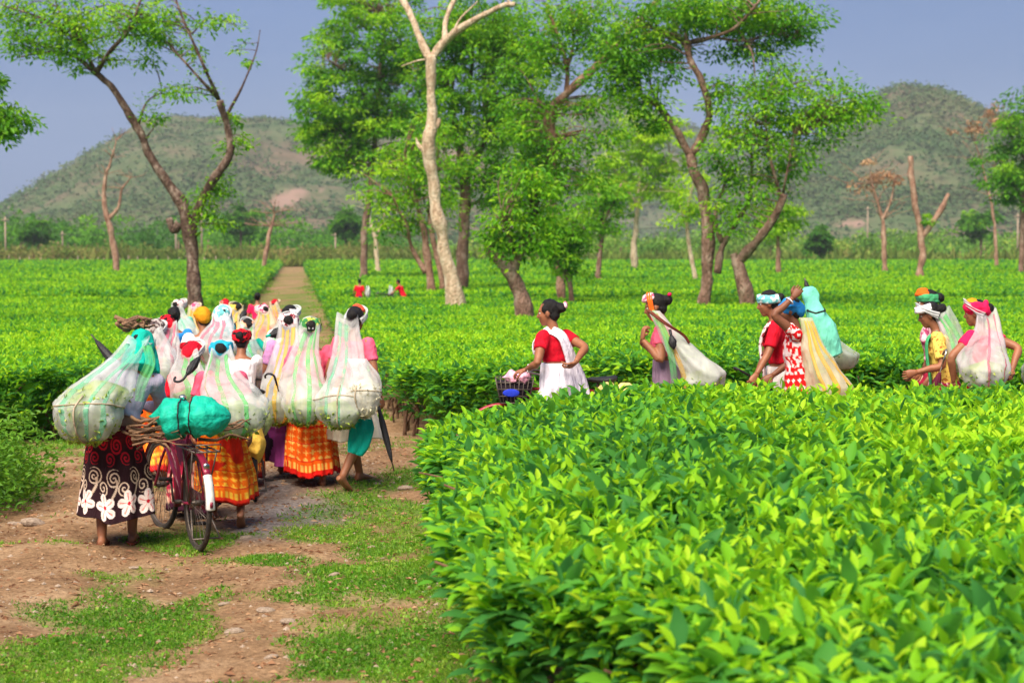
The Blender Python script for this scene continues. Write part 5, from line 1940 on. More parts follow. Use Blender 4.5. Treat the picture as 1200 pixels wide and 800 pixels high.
PPINK = mat_cloth('pink_print_cloth', srgb(240, 190, 200), srgb(180, 70, 110), .56, 26)
PGREY = mat_cloth('grey_print_cloth', srgb(170, 160, 155), srgb(90, 75, 75), .53, 34)
PTEAL = mat_cloth('teal_print_cloth', srgb(120, 205, 205), srgb(235, 245, 240), .54, 26)
PGREEN = mat_cloth('green_print_cloth', srgb(60, 130, 70), srgb(180, 190, 90), .55, 26)
YSTR = mat_cloth('yellow_check_cloth', srgb(235, 200, 95), srgb(170, 110, 50), .60, 40)
# ------------------------------------------------------------------ bicycles (built at the origin, pushed into place)
def bicycle(label, px, d, head, paint, group='bicycles pushed by the women', z0=None, lean=0, white_tail=False, rear=True, load=True, steer=0.):
    x = (px - 600) / FPX * d
    z = float(ground_z(x, d)[0]) if z0 is None else z0
    root = thing('bicycle', label, 'bicycle', (x, d, z), -math.radians(head), group, True)
    root.rotation_euler = (0, math.radians(lean), -math.radians(head))
    Rw = .345

    def wheel(y, st=0.):
        a = np.linspace(0, 2 * PI, 41)
        cs, sn = math.cos(st), math.sin(st)

        def q(pts):
            pts = np.asarray(pts, float)
            o_ = pts - np.array([0, y, 0])
            return np.column_stack([o_[:, 0] * cs - o_[:, 1] * sn, o_[:, 0] * sn + o_[:, 1] * cs + y, o_[:, 2]])
        ring = lambda r_: q(np.column_stack([np.zeros(41), y + np.cos(a) * r_, Rw + np.sin(a) * r_]))
        w = obj('wheel', Buf().tube(ring(Rw - .028), .012, 6, False), STEEL, root)
        obj('tyre', Buf().tube(ring(Rw - .008), .020, 8, False), RUBBER, w)
        sp = Buf()
        for i in range(28):
            b_ = i * 2 * PI / 28
            sp.tube(q([[.02 * (-1) ** i, y + math.cos(b_ + .5) * .018, Rw + math.sin(b_ + .5) * .018], [0, y + math.cos(b_) * (Rw - .03), Rw + math.sin(b_) * (Rw - .03)]]), .0018, 4, False)
        obj('spokes', sp, STEEL, w)['kind'] = 'stuff'
        obj('hub', Buf().tube(q([[-.05, y, Rw], [-.03, y, Rw], [.03, y, Rw], [.05, y, Rw]]), [.012, .022, .022, .012], 8), STEEL, w)
        return q
    qr = wheel(0)
    qf = wheel(1.1, steer)
    F_ = Buf()
    bb, st, hd0, hd1 = [0, .43, .30], [0, .26, .84], [0, .90, .66], [0, .85, .86]
    for p_, r_ in (([bb, st], .016), ([st, hd1], .014), ([bb, hd0], .017), ([hd0, hd1], .020), ([bb, [.05, .2, .32], [.055, 0, Rw]], .010), ([bb, [-.05, .2, .32], [-.055, 0, Rw]], .010),
                   ([[0, .27, .80], [.04, .2, .72], [.055, 0, Rw]], .009), ([[0, .27, .80], [-.04, .2, .72], [-.055, 0, Rw]], .009)):
        F_.tube(p_, r_, 8)
    obj('frame', F_, paint, root)
    fk = Buf()
    for sgn in (-1, 1):
        fk.tube(qf(crom([[.03 * sgn, .91, .66], [.05 * sgn, .97, .55], [.055 * sgn, 1.04, .42], [.055 * sgn, 1.1, Rw]], 3)), .011, 7)
    obj('fork', fk, paint, root)

    def fender(y, a0, a1, mat, nm, q, wd=.032):
        a = np.linspace(a0, a1, 22)
        rings = []
        for b_ in a:
            c_, s_ = math.cos(b_), math.sin(b_)
            row = []
            for w_, dr in ((-1, -.02), (-.7, 0), (0, .008), (.7, 0), (1, -.02), (.7, -.004), (0, .003), (-.7, -.004)):
                r_ = Rw + .036 + dr
                row.append([wd * w_, y + c_ * r_, Rw + s_ * r_])
            rings.append(q(row))
        return obj(nm, Buf().loft(rings, cap=True), mat, root)
    if white_tail:
        fender(0, math.radians(20), math.radians(141), paint, 'mudguard', qr)
        t_ = fender(0, math.radians(141.3), math.radians(181), WHITEP, 'mudguard_tail', qr, .036)
        obj('reflector', Buf().ell((0, -math.cos(math.radians(48)) * (Rw + .052), Rw + math.sin(math.radians(48)) * (Rw + .052)), (.024, .012, .024)), CHROME, root)
        obj('mark', Buf().box((0, -.392, Rw + .035), (.010, .004, .020)), MAROON, t_)
    else:
        fender(0, math.radians(20), math.radians(205), paint, 'mudguard', qr)
    fender(1.1, math.radians(15), math.radians(200), paint, 'mudguard', qf)
    st_ = Buf()
    for sgn in (-1, 1):
        st_.tube([[.05 * sgn, 0, Rw], [.035 * sgn, -.33, Rw + .17]], .003, 5)
        st_.tube([[.05 * sgn, 0, Rw], [.035 * sgn, -.36, Rw - .06]], .003, 5)
    obj('mudguard_stays', st_, STEEL, root)
    hb_ = Buf().tube(crom([[-.27, .60, .97], [-.27, .74, 1.0], [-.16, .83, 1.01], [0, .85, 1.0], [.16, .83, 1.01], [.27, .74, 1.0], [.27, .60, .97]], 4), .011, 7)
    hb_.tube([hd1, [0, .845, 1.0]], .013, 7)
    hbo = obj('handlebar', hb_, STEEL, root)
    for sgn in (-1, 1):
        obj('grip', Buf().tube([[.27 * sgn, .70, .992], [.27 * sgn, .585, .967]], .017, 8), BLACK, hbo)
    sd_ = Buf()
    for y, w_, h_ in ((.05, .02, .02), (.08, .085, .03), (.15, .10, .035), (.22, .07, .03), (.30, .03, .025), (.36, .018, .015)):
        pass
    a = np.linspace(0, 2 * PI, 14, endpoint=False)
    sd_.loft([np.column_stack([np.cos(a) * w_, np.full(14, y), .94 + zz + np.sin(a) * h_]) for y, w_, h_, zz in ((.07, .03, .012, .02), (.09, .085, .03, .012), (.17, .10, .032, 0), (.24, .065, .028, 0), (.31, .03, .022, .004), (.36, .014, .010, 0))])
    so = obj('saddle', sd_, BLACK, root)
    obj('seat_post', Buf().tube([st, [0, .235, .93]], .012, 7), STEEL, so)
    cr_ = Buf().tube([[-.06, .43, .30], [.07, .43, .30]], .016, 8)
    cr_.tube([[.07, .43, .30], [.08, .40, .14]], .009, 6)
    cr_.tube([[-.07, .43, .30], [-.08, .46, .46]], .009, 6)
    co = obj('crank', cr_, STEEL, root)
    obj('pedal', Buf().box((.12, .40, .13), (.045, .03, .010)), RUBBER, co)
    obj('pedal', Buf().box((-.12, .46, .47), (.045, .03, .010)), RUBBER, co)
    aa = np.linspace(0, 2 * PI, 31)
    cg = Buf().loft([np.column_stack([np.full(4, xx), [.50, .43, .0, -.04], [.24, .40, Rw + .05, Rw - .05]]) for xx in (.058, .062)])
    obj('chain_guard', cg, paint, root)
    rk = Buf()
    for xx in (-.09, -.03, .03, .09):
        rk.tube([[xx, .20, .745], [xx, -.30, .745]], .006, 5)
    for yy in (.20, -.05, -.30):
        rk.tube([[-.09, yy, .745], [.09, yy, .745]], .006, 5)
    for sgn in (-1, 1):
        rk.tube([[.09 * sgn, -.22, .745], [.062 * sgn, 0, Rw]], .006, 5)
        rk.tube([[.09 * sgn, .05, .745], [.062 * sgn, 0, Rw]], .006, 5)
    rk.tube([[-.09, -.30, .745], [-.09, -.33, .80], [.09, -.33, .80], [.09, -.30, .745]], .005, 5)
    obj('rack', rk, STEEL, root)
    kb = Buf().tube([[-.06, -.05, .30], [-.10, -.25, .12]], .007, 5).tube([[.06, -.05, .30], [.10, -.25, .12]], .007, 5).tube([[-.10, -.25, .12], [.10, -.25, .12]], .007, 5)
    obj('stand', kb, STEEL, root)
    bo = Buf().ell((.10, .80, 1.05), (.03, .03, .022))
    obj('bell', bo, CHROME, hbo)
    return root


def sack(label, c, size, mat, yaw=0., cord=True, seed=0, pinch=.5, cat_='sack'):
    """soft sack tied in the middle and lying on its side"""
    c = np.asarray(c, float)
    ax_ = np.array([math.cos(yaw), math.sin(yaw), 0.])
    ay = np.array([-ax_[1], ax_[0], 0.])
    t = np.linspace(-1, 1, 40)
    a = np.linspace(0, 2 * PI, 40, endpoint=False)
    rings = []
    for s_ in t:
        pr = max(.04, (1 - abs(s_) ** 2.6)) ** .55 * (.86 + .14 * min(1, abs(s_) / pinch))
        pr *= (1 - .18 * math.exp(-((s_ + .0) / .10) ** 2))
        if s_ < -.45:
            pr *= 1 - .8 * ((-s_ - .45) / .55) ** 1.2
        pr *= 1 - .12 * math.exp(-((s_ - .03) / .16) ** 2)
        fold = 1 + .05 * np.sin(5 * a + 6.6 * s_ + seed) + .045 * np.sin(11 * a + 3 * s_) * (.4 + math.exp(-(s_ / .3) ** 2) + abs(s_) ** 3) + .03 * np.sin(19 * a - 7 * s_)
        P = c + ax_ * (s_ * size[0]) + (np.cos(a) * pr * fold * size[1])[:, None] * ay + np.array([0, 0, 1.]) * (np.sin(a) * pr * fold * size[2])[:, None]
        rd_ = (P - c - ax_ * (s_ * size[0])) / max(size[1], .01)
        P += rd_ * (((1 - np.abs(fbm(P * np.array([9, 9, 5.]), seed, 4) - .5) * 4) * .055 + (fbm(P * 4, seed + 5, 2) - .5) * .10) * min(1, pr * 1.4))[:, None]
        rings.append(P)
    root = obj('sack', Buf().loft(rings), mat)
    tag(root, label, cat_)
    if cord:
        cb = Buf()
        for s_ in (-.10, .16):
            i = int((s_ + 1) / 2 * 39)
            R = rings[i]
            cc = R.mean(0)
            P = cc + (R - cc) * 1.03
            cb.tube(np.vstack([P, P[:1]]), .005, 5, False)
        obj('cord', cb, BLACK, root)
    return root


def firewood(label, c, ln, n, yaw, spread, seed, z_spread=.06, mat=WOOD, rad=(.006, .016), group='bundles of firewood'):
    rs = np.random.default_rng(seed)
    c = np.asarray(c, float)
    root = thing('firewood_bundle', label, 'firewood', c, 0, group)
    for i in range(n):
        a_ = yaw + rs.normal(0, .22)
        dd = np.array([math.cos(a_), math.sin(a_), rs.normal(0, .13)])
        o_ = c + np.array([rs.normal(0, spread * .6), rs.normal(0, spread), abs(rs.normal(0, z_spread))])
        L = ln * rs.uniform(.55, 1.1)
        pts = [o_ + dd * L * s_ + rs.normal(0, .018, 3) for s_ in (-.5, -.2, .1, .35, .55)]
        r0 = rs.uniform(*rad)
        obj('stick', Buf().tube(crom(pts, 2), np.linspace(r0, r0 * .5, 9), 6), mat, root)
    return root


# the red bicycle with its load, and the woman pushing it
BK = bicycle('maroon roadster bicycle with white tailed mudguard carrying the teal sack', 229, 12.35, -25, MAROON, white_tail=True, lean=0, steer=.12)
bz = float(BK.location.z)
def bk(v):
    h = math.radians(25)
    x, y, z = v
    return np.array([BK.location.x + x * math.cos(h) - y * math.sin(h), BK.location.y + x * math.sin(h) + y * math.cos(h), bz + z])
sack('teal woven plastic sack tied with black cord on the bicycle rack', at(222, 488, 12.3), (.30, .16, .122), TEALW, -.08, True, 3)
firewood('bundle of dry sticks lying across the bicycle rack under the teal sack', bk((-.30, .02, .80)), .36, 24, .1, .06, 4, .07)
firewood('few thick crooked sticks poking out right of the teal sack', bk((.24, .12, .80)), .32, 6, .25, .04, 9, .06, rad=(.008, .015))

GW = 'tea pickers walking along the dirt track'
GR = 'tea pickers walking behind the foreground hedge'
p1 = person('woman in teal headcloth and dark floral skirt pushing the maroon bicycle', 133, 12.45, -8, H=1.56, lean=14, side=18, yaw=5, pitch=22, hands=(at(128, 432, 12.7), bk((-.24, .70, 1.0))), feet=((-.10, -.05, 0), (.11, .10, 0)),
            vox=.0095, group=GW, blouse=LAV, sleeve=1.75, skirt=CL, hem=.22, flare=.08, folds=9, fold_amp=.021, skirt_fn=pat_floral, skirt_res=(320, 190), scarf=[('drape', TEAL)], poles=(None, np.array([.9, -.5, -.3])))
for i in (0, 1):
    sb = Buf()
    a = np.linspace(0, 2 * PI, 16, endpoint=False)
    ft = p1.ank[i]
    sb.loft([ft + p1.f * .055 + p1.up * zz + (np.cos(a)[:, None] * p1.r * .048 + np.sin(a)[:, None] * p1.f * .135) for zz in (-.082, -.066)])
    sb.tube([ft + p1.f * .10 - p1.r * .045 - p1.up * .062, ft + p1.f * .10 - p1.up * .02, ft + p1.f * .10 + p1.r * .045 - p1.up * .062], .008, 6)
    obj('sandal', sb, mat_cloth('sandal_leather', srgb(130, 60, 40)), p1.root)
bag('big white net bag with teal stripes on the back of the woman in teal', at(170, 400, 12.25), at(108, 474, 12.1), (.235, .21, .265), NETW, ST_T, .85, (.05, .04), 3, seed=1, who=p1, side=(1, .15, 0), rope=4.4, nleaf=900, front=4.5,
    straps=[(ST_G, [at(172, 405, 12.2), at(176, 425, 12.15), at(166, 450, 12.1), at(163, 470, 12.1)], [.03, .04, .03])])
umbrella('dark umbrella with a white tip sticking up left of the teal headcloth', at(107, 392, 12.75), at(150, 445, 12.5), .028)
firewood('small bundle of short dark branches beside the teal headcloth', at(157, 386, 12.66), .21, 18, .5, .03, 14, .06, rad=(.006, .016))

# second row on the track
p2 = person('woman in cyan turban and orange skirt walking ahead of the maroon bicycle', 258, 13.4, -8, H=1.42, lean=14, yaw=0, pitch=8, feet=((-.08, .26, 0), (.17, -.30, .08)), vox=.0105, group=GW, blouse=PINKC, sleeve=.6, skirt=CL, hem=.25,
            skirt_fn=pat_orange(srgb(240, 110, 10), srgb(250, 195, 60), srgb(215, 40, 20), 2), skirt_res=(130, 70), scarf=[('wrap', CYAN)])
bag('white net bag with green stripes on the back of the woman in cyan', at(247, 410, 13.15), at(272, 472, 12.95), (.23, .19, .25), NETW, ST_G, .55, (.05, .04), 3, seed=2, who=p2, side=(1, .1, 0), front=4.7)
p3 = person('woman with red printed headscarf and white sleeve right of the cyan turban', 282, 15.6, -8, H=1.38, lean=10, pitch=10, yaw=10, hands=(None, at(300, 458, 16.0)), vox=.012, group=GW, blouse=WHITEC, sleeve=1.7, skirt=CL, skirt_fn=pat_orange(srgb(200, 90, 30), srgb(240, 190, 90), srgb(120, 20, 30), 5), scarf=[('wrap', PRED)])
bicycle('dark bicycle mostly hidden behind the woman in the cyan turban', 297, 14.9, -8, mat_basic('dark_paint', (.02, .02, .025), .3, 0, .3))
sack('yellow cloth sack hanging low on the dark bicycle', at(288, 520, 14.6), (.17, .16, .15), YELC, .3, False, 7)
sack('grey green bundle lying on the rack of the dark bicycle', at(292, 494, 14.9), (.2, .15, .12), C_('sage_cloth', 170, 180, 120), .2, False, 8)

# three women side by side near the hedge corner
p4 = person('woman in white wound headscarf and purple floral skirt left of the trio', 338, 16.0, -9, H=1.48, lean=8, pitch=6, feet=((-.08, .2, 0), (.10, -.12, 0)), vox=.0115, group=GW, blouse=C_('lilac_cloth', 200, 140, 190), sleeve=.7, skirt=CL, hem=.14, skirt_fn=pat_purple, skirt_res=(140, 80), scarf=[('wrap', PWHITE)])
bag('white net bag with yellow stripes on the back of the woman in white headscarf', at(341, 402, 15.75), at(328, 466, 15.6), (.18, .17, .24), NETW, ST_Y, .5, (.045, .04), 3, seed=3, who=p4, front=4.7)
p5 = person('woman in lime green headscarf and orange skirt in the middle of the trio', 364, 15.6, -9, H=1.47, lean=8, pitch=8, feet=((-.09, .12, 0), (.10, -.2, 0)), vox=.011, group=GW, blouse=PINKC, sleeve=.8, skirt=CL, hem=.12, flare=.07, skirt_fn=pat_orange(srgb(245, 95, 10), srgb(250, 190, 90), srgb(215, 25, 15), 9), skirt_res=(150, 80), scarf=[('wrap', PGREEN)])
# badge sewn on the scarf: a white H on a dark patch
hp = p5.HP
bd = obj('badge', Buf().box(hp(0, -.150, .01), np.array([.040, .008, .045]) * p5.k, p5.ax), BLACK, p5.root)
hbuf = Buf()
for xx, hw, hh, zz in ((-.018, .008, .032, .01), (.018, .008, .032, .01), (0, .012, .007, .01)):
    hbuf.box(hp(xx, -.160, zz), np.array([hw, .004, hh]) * p5.k, p5.ax)
obj('letter', hbuf, WHITEC, bd)
bag('white net bag with green stripes on the middle woman of the trio', at(366, 407, 15.4), at(352, 466, 15.15), (.22, .19, .235), NETW, ST_G, .5, (.05, .04), 3, seed=4, who=p5, front=4.8)
p6 = person('barefoot woman with bare black hair and cream skirt right of the trio', 412, 15.4, 30, H=1.56, lean=8, pitch=6, yaw=-18, feet=((-.10, .26, 0), (.12, -.32, .05)), vox=.0105, group=GW, blouse=PINKC, sleeve=.6, skirt=C_('cream_skirt', 238, 225, 205), hem=.44, fold_amp=.014, scarf=[('cap', C_('coral_cloth', 230, 90, 60))], skirt_res=(90, 40))
bag('large white net bag with pale green stripes on the back of the barefoot woman', at(408, 394, 15.2), at(400, 466, 14.9), (.20, .19, .26), NETW, ST_T, .5, (.05, .04), 2, seed=5, who_off=-.05, who=p6, rope=4.6, nleaf=700, front=4.6)
bag('smaller white bag of pale cloth hanging at the right of the barefoot woman', at(418, 420, 15.0), at(428, 458, 14.85), (.145, .13, .22), NETW, None, .8, (.08, .04), 0, seed=6, rope=4.2, fillmat=mat_leaf('pale_load', [(0, (.45, .42, .25)), (1, (.75, .70, .52))], .2))
obj('sash', ribbon([at(424, 480, 15.05), at(424, 500, 15.0), at(420, 520, 15.0), at(416, 532, 15.0)], [.06, .11, .10, .07], .012, (1, .2, 0)), TEAL, p6.root)
umbrella('long dark furled umbrella hanging point down beside the barefoot woman', at(462, 552, 15.0), at(440, 462, 15.1), .026, hook=False)
umbrella('furled umbrella whose black hooked handle curls before the white net bags', at(330, 470, 15.55), at(322, 442, 15.35), .012, canopy=(.05, .3))

# the crowd farther along the track
skc = [pat_orange(srgb(235, 100, 20), srgb(245, 180, 60), srgb(200, 30, 30), 1), pat_purple, pat_plain(srgb(60, 90, 130), srgb(220, 200, 80)), pat_orange(srgb(160, 30, 60), srgb(230, 190, 160), srgb(60, 20, 40), 3), pat_plain(srgb(200, 60, 50), srgb(240, 200, 90))]
crowd = [
    # px, top of head y, scarf, blouse, label, bag (net, stripe, dx px, dy px, width m), heading
    (180, 380, [('drape', PGREY)], WHITEC, 'woman in grey white headscarf just right of the teal headcloth', (NETW, ST_Y, 2, 42, .2), 0),
    (196, 371, [('full', PRED)], REDC, 'woman in red and black headscarf above the grey white one', (NETW, ST_P, -2, 40, .16), 0),
    (193, 384, [('wrap', REDC)], YELC, 'woman in bright red wound headscarf with dark centre at the left of the crowd', (NETY, ST_Y, 8, 44, .2), 0),
    (203, 362, [], BLUEC, 'woman with bare black hair behind the red headscarves', None, 0),
    (210, 356, [('wrap', PWHITE)], MINT, 'woman in pink white headscarf before the feathery tree trunk', (NETW, ST_T, 4, 26, .2), 0),
    (227, 358, [('full', PPINK)], YELC, 'woman in pink patterned headscarf with yellow bag straps', (NETY, ST_Y, -2, 34, .2), 0),
    (240, 363, [('full', OCHRE)], WHITEC, 'woman in ochre headscarf right of the pink patterned one', None, 0),
    (242, 376, [('wrap', GREENC)], MINT, 'woman in green wound headscarf in the middle of the crowd', (NETW, ST_G, 2, 36, .2), 0),
    (225, 398, [('full', REDC)], REDC, 'woman in red headscarf directly left of the cyan turban', (NETW, ST_G, 4, 44, .2), 0),
    (257, 363, [('drape', PTEAL)], DKC, 'woman in pale teal print headscarf deep in the crowd', (NETP, ST_P, 0, 30, .2), 0),
    (259, 374, [('full', PPINK)], MINT, 'woman in pale pink headscarf below the teal print one', (NETW, ST_T, -2, 34, .2), 0),
    (263, 352, [('full', PRED)], REDC, 'woman in red printed headscarf at the back of the crowd', (NETY, ST_Y, 10, 20, .28), 0),
    (280, 355, [('band', YELC)], YELC, 'woman in yellow headscarf with dark hair at the back of the crowd', (NETY, ST_Y, -6, 26, .2), 0),
    (287, 373, [('band', PEACH)], TEAL, 'woman in peach headscarf with a bent teal sleeved arm', (NETW, ST_G, -2, 44, .28), 12),
    (303, 345, [], PINKD, 'person in red and pink shirt walking ahead on the track', None, 0),
    (306, 361, [('wrap', PPINK)], REDC, 'woman in pink band with black hair behind the yellow bags', (NETY, ST_Y, 6, 30, .28), 0),
    (323, 353, [('full', PRED)], REDC, 'woman in red and black headscarf carrying yellow striped bag at the right of the crowd', (NETY, ST_Y, 2, 34, .28), 0),
    (334, 362, [('band', WHITEC)], WHITEC, 'woman in white headband behind the grey green net bag', (NETG, ST_G, 8, 34, .28), 0),
]
for i, (px, pt, sc_, bl, lab, bg_, hd_) in enumerate(crowd):
    H_ = 1.45 + .09 * math.sin(i * 2.3)
    d_ = solve_d(px, pt, H_, 12.5, 60)
    s_ = d_ / FPX
    hands = (None, None)
    slv = .65
    if 'teal sleeved' in lab:
        hands = (None, at(308, 428, d_ + .1))
        slv = 1.85
    pp = person(lab, px, d_, -8 + hd_, H=H_, lean=8 + 6 * math.sin(i * 1.9), side=6 * math.sin(i * 3.1), pitch=8 + 8 * math.sin(i * 1.3), yaw=rng.uniform(-38, 38), hands=hands, feet=((-.09, .2 * (-1) ** i, 0), (.09, -.2 * (-1) ** i, .03)), skin=SKIN, vox=.016, group=GW, blouse=bl, sleeve=slv, skirt=CL, skirt_fn=skc[i % 5], skirt_res=(60, 30), scarf=sc_, fingers=False,
                poles=(None, np.array([1., -.2, -.3]) if slv > 1 else None))
    if bg_:
        nm = lab.split(' in ', 1)[1] if ' in ' in lab else lab
        col_ = {id(NETW): 'white', id(NETY): 'cream yellow', id(NETP): 'pinkish', id(NETG): 'grey green'}[id(bg_[0])]
        bag(col_ + ' net bag carried by woman in ' + ' '.join(nm.split()[:6]).replace(' at the right of', ''), at(px, pt + .07 / s_, d_ - .12), at(px + bg_[2], pt + bg_[3] + 8, d_ - .30), (bg_[4], bg_[4] * .85, .24), bg_[0], bg_[1], .5, (.045, .04), 2 + i % 2, seed=20 + i, who=pp, nleaf=60, front=4.7)
umbrella('dark umbrella with teal grip pointing right above the white net bags', at(341, 386, 17.6), at(312, 394, 17.4), .05, hmat=TEAL, hook=False)
umbrella('grey umbrella leaning among the headscarves left of the peach one', at(277, 377, 18.2), at(262, 397, 18.0), .05, mat=C_('slate_cloth', 80, 85, 95), hook=False)
umbrella('dark furled umbrella sloping up right behind the teal sack', at(236, 415, 13.5), at(216, 443, 13.3), .03)
umbrella('thin dark umbrella held up behind the yellow headscarf', at(289, 362, 24), at(281, 376, 23.8), .04, hook=False)

# ---- the row behind the foreground hedge
q1 = person('woman in red blouse and white sari pushing a bicycle behind the hedge', 652, 14.8, -48, H=1.50, lean=7, yaw=-30, pitch=6, hands=(at(617, 433, 14.75), at(675, 424, 14.55)), vox=.009, group=GR, blouse=REDC, sleeve=.5, low_blouse=.22,
            skirt=C_('white_sari', 236, 228, 240), hem=.05, waist=.78, fold_amp=.018, skirt_res=(120, 50), poles=(np.array([-.2, -.5, -.8]), np.array([.95, -.35, -.1])), handdirs=((np.array([-1, .1, -.25]), np.array([0, .2, -1.])), (np.array([-.6, .4, -.5]), np.array([-.6, .5, .1]))), feet=((-.09, .2, 0), (.09, -.15, .02)))
obj('sari_end', ribbon([q1.T(.30, -.115, .125), q1.T(.43, -.10, .12), q1.T(.515, -.075, .03), q1.T(.46, -.035, -.112), q1.T(.32, .025, -.135), q1.T(.17, .085, -.125), q1.T(.02, .13, -.14), q1.T(-.2, .16, -.16), q1.T(-.42, .15, -.17)], [.06, .06, .055, .055, .06, .07, .085, .09, .09], .010, q1.tr * .8 + q1.t * .5), C_('white_sari', 236, 228, 240), q1.root)
obj('hair_flower', Buf().ell(q1.HP(.03, -.165, .05), np.array([.03, .02, .03]), q1.ax).ell(q1.HP(-.01, -.172, .035), np.array([.022, .016, .022]), q1.ax), PPINK, q1.root)
w_ = q1.wr[0]
obj('bangle', Buf().tube([w_ + unit(q1.el[0] - q1.wr[0]) * .03 + (math.cos(a_) * np.array([0, .9, .1]) + math.sin(a_) * np.array([.1, 0, .95])) * .036 for a_ in np.linspace(0, 2 * PI, 17)], .007, 6, False), WHITEC, q1.root)
B2 = bicycle('red bicycle with a wire basket pushed by the woman in the white sari', 733, 15.15, -88, REDPAINT, z0=.06)
# basket
bkx = thing('basket', 'dark wire basket with blue patch on the front of the red bicycle', 'basket', at(603, 470, 15.1))
bm = Buf()
c0 = at(603, 455, 15.1)
for zz in (-.12, -.06, 0, .06, .10):
    bm.tube([c0 + np.array([sx_ * (.15 + zz * .2), sy_ * .12, zz]) for sx_, sy_ in ((-1, -1), (1, -1), (1, 1), (-1, 1), (-1, -1))], .005, 5)
for q in np.linspace(-1, 1, 9):
    for sy_ in (-1, 1):
        bm.tube([c0 + np.array([q * .126, sy_ * .12, -.12]), c0 + np.array([q * .17, sy_ * .12, .10])], .004, 5)
obj('wire_frame', bm, STEEL, bkx)
obj('liner', Buf().loft([c0 + np.array([[sx_ * (.14 + zz * .2), sy_ * .11, zz] for sx_, sy_ in ((-1, -1), (1, -1), (1, 1), (-1, 1))]) for zz in (-.115, .07)]), DKC, bkx)
obj('patch', Buf().ell(c0 + np.array([-.03, -.125, -.03]), (.075, .006, .035)), C_('blue_patch', 40, 60, 190), bkx)
sack('folded pink cloth lying in the wire basket', c0 + np.array([.02, 0, .10]), (.13, .10, .04), C_('pale_pink_cloth', 235, 170, 190), .1, False, 4, cat_='cloth')
sack('buff cloth bundle on the rack behind the saddle of the red bicycle', at(722, 464, 15.1), (.24, .15, .10), C_('buff_cloth', 225, 205, 130), .05, False, 12)

q2 = person('woman with raised hand and pink blouse carrying a long white bag', 781, 14.8, -78, H=1.50, lean=8, yaw=-4, pitch=14, hands=(at(753, 398, 14.62), at(752, 402, 14.95)), vox=.009, group=GR, blouse=PINKC, sleeve=.5, low_blouse=.20,
            skirt=MAUVE, hem=.05, waist=.74, skirt_res=(110, 45), poles=(np.array([-.1, -.4, -1.]), np.array([-.1, .4, -1.])), handdirs=((np.array([.1, .1, 1.]), np.array([.9, .3, .1])), (np.array([.1, -.1, 1.]), np.array([.9, -.3, .1]))), scarf=[('cap', PPINK)])
obj('strap', ribbon([q2.HP(-.088, .04, -.12), q2.HP(-.092, .03, .0), q2.HP(-.07, .025, .10), q2.HP(.02, .02, .135), q2.HP(.08, .03, .06)], [.02, .02, .024, .024, .02], .01, q2.f), ORANGEC, q2.root)
obj('hair_tie', Buf().ell(q2.HP(-.02, -.16, .07), np.array([.03, .02, .018]), q2.ax), PINKD, q2.root)
bag('long white sling bag of leaves hanging behind the woman in pink blouse', at(766, 364, 14.65), at(822, 437, 14.5), (.19, .2, .155), mat_net('white_cotton', (.80, .80, .76), .85), None, .55, (.05, .03), 0, seed=31, side=(1, .2, 0),
    straps=[(ST_Y, [at(768, 368, 14.55), at(782, 395, 14.45), at(798, 430, 14.4), at(806, 462, 14.4)], [.02, .02, .025]), (ST_G, [at(764, 364, 14.55), at(776, 385, 14.45), at(786, 415, 14.4), at(792, 455, 14.4)], [.025, .03, .03]), (BROWNC, [at(760, 364, 14.55), at(778, 378, 14.45), at(800, 392, 14.45), at(808, 402, 14.45)], [.012, .012, .012])])
umbrella('small black tassel like umbrella grip hanging at the top of the white sling bag', at(790, 410, 14.35), at(785, 386, 14.4), .03, hook=False, canopy=(.05, .7))

q3 = person('woman in pale teal headband and red blouse seen in profile', 912, 15.35, -86, H=1.50, lean=8, pitch=10, hands=(at(886, 440, 15.0), at(884, 446, 15.6)), vox=.009, group=GR, blouse=REDC, sleeve=.8, low_blouse=.1, skirt=C_('white_skirt', 235, 228, 225), hem=.05, waist=.62, scarf=[('band', PTEAL)], skin=SKIN,
            poles=(np.array([.6, -.3, -.8]), None), curl=1.0)
obj('sari_end', ribbon([q3.T(-.3, -.10, .19), q3.T(0, -.11, .17), q3.T(.28, -.10, .17), q3.T(.45, -.10, .10), q3.T(.505, -.09, 0)], [.05, .05, .05, .05, .05], .01, q3.tr), PWHITE, q3.root)
q4 = person('woman in blue head pad and white dotted red tunic with hand raised to her head', 936, 14.75, -80, H=1.47, lean=6, pitch=8, hands=(at(929, 349, 14.62), at(905, 440, 15.0)), vox=.009, group=GR, blouse=None, skirt=None, scarf=[('full', BLUEC)], skin=SKIN_D,
            poles=(np.array([-1., -.3, .1]), None), handdirs=((np.array([.6, .0, .8]), np.array([.3, .9, 0])), None))
# dotted tunic: one cloth from shoulders to shins, printed by position
tb_ = Buf()
a = np.linspace(0, 2 * PI, 120, endpoint=False)
rings, uvv = [], []
for v in np.linspace(0, 1, 110):
    s_ = .485 - v * 1.05
    w_ = np.interp(v, [0, .04, .12, .30, .48, .7, 1], [.07, .15, .172, .15, .185, .21, .24])
    dp_ = np.interp(v, [0, .04, .12, .2, .30, .48, .7, 1], [.062, .095, .125, .14, .118, .15, .19, .22])
    fm = .012 * v * np.sin(9 * a + 3 * v)
    rings.append(q4.T(s_, 0, .008) + (np.cos(a) * (w_ + fm))[:, None] * q4.tr * q4.k + (np.sin(a) * (dp_ + fm))[:, None] * q4.tf * q4.k)
    uvv.append(np.column_stack([a / (2 * PI), np.full(120, v)]))
uvv = np.vstack(uvv)
colr = pat_dots(srgb(214, 18, 24), srgb(245, 225, 215), 15, 15)(uvv[:, 0], uvv[:, 1])
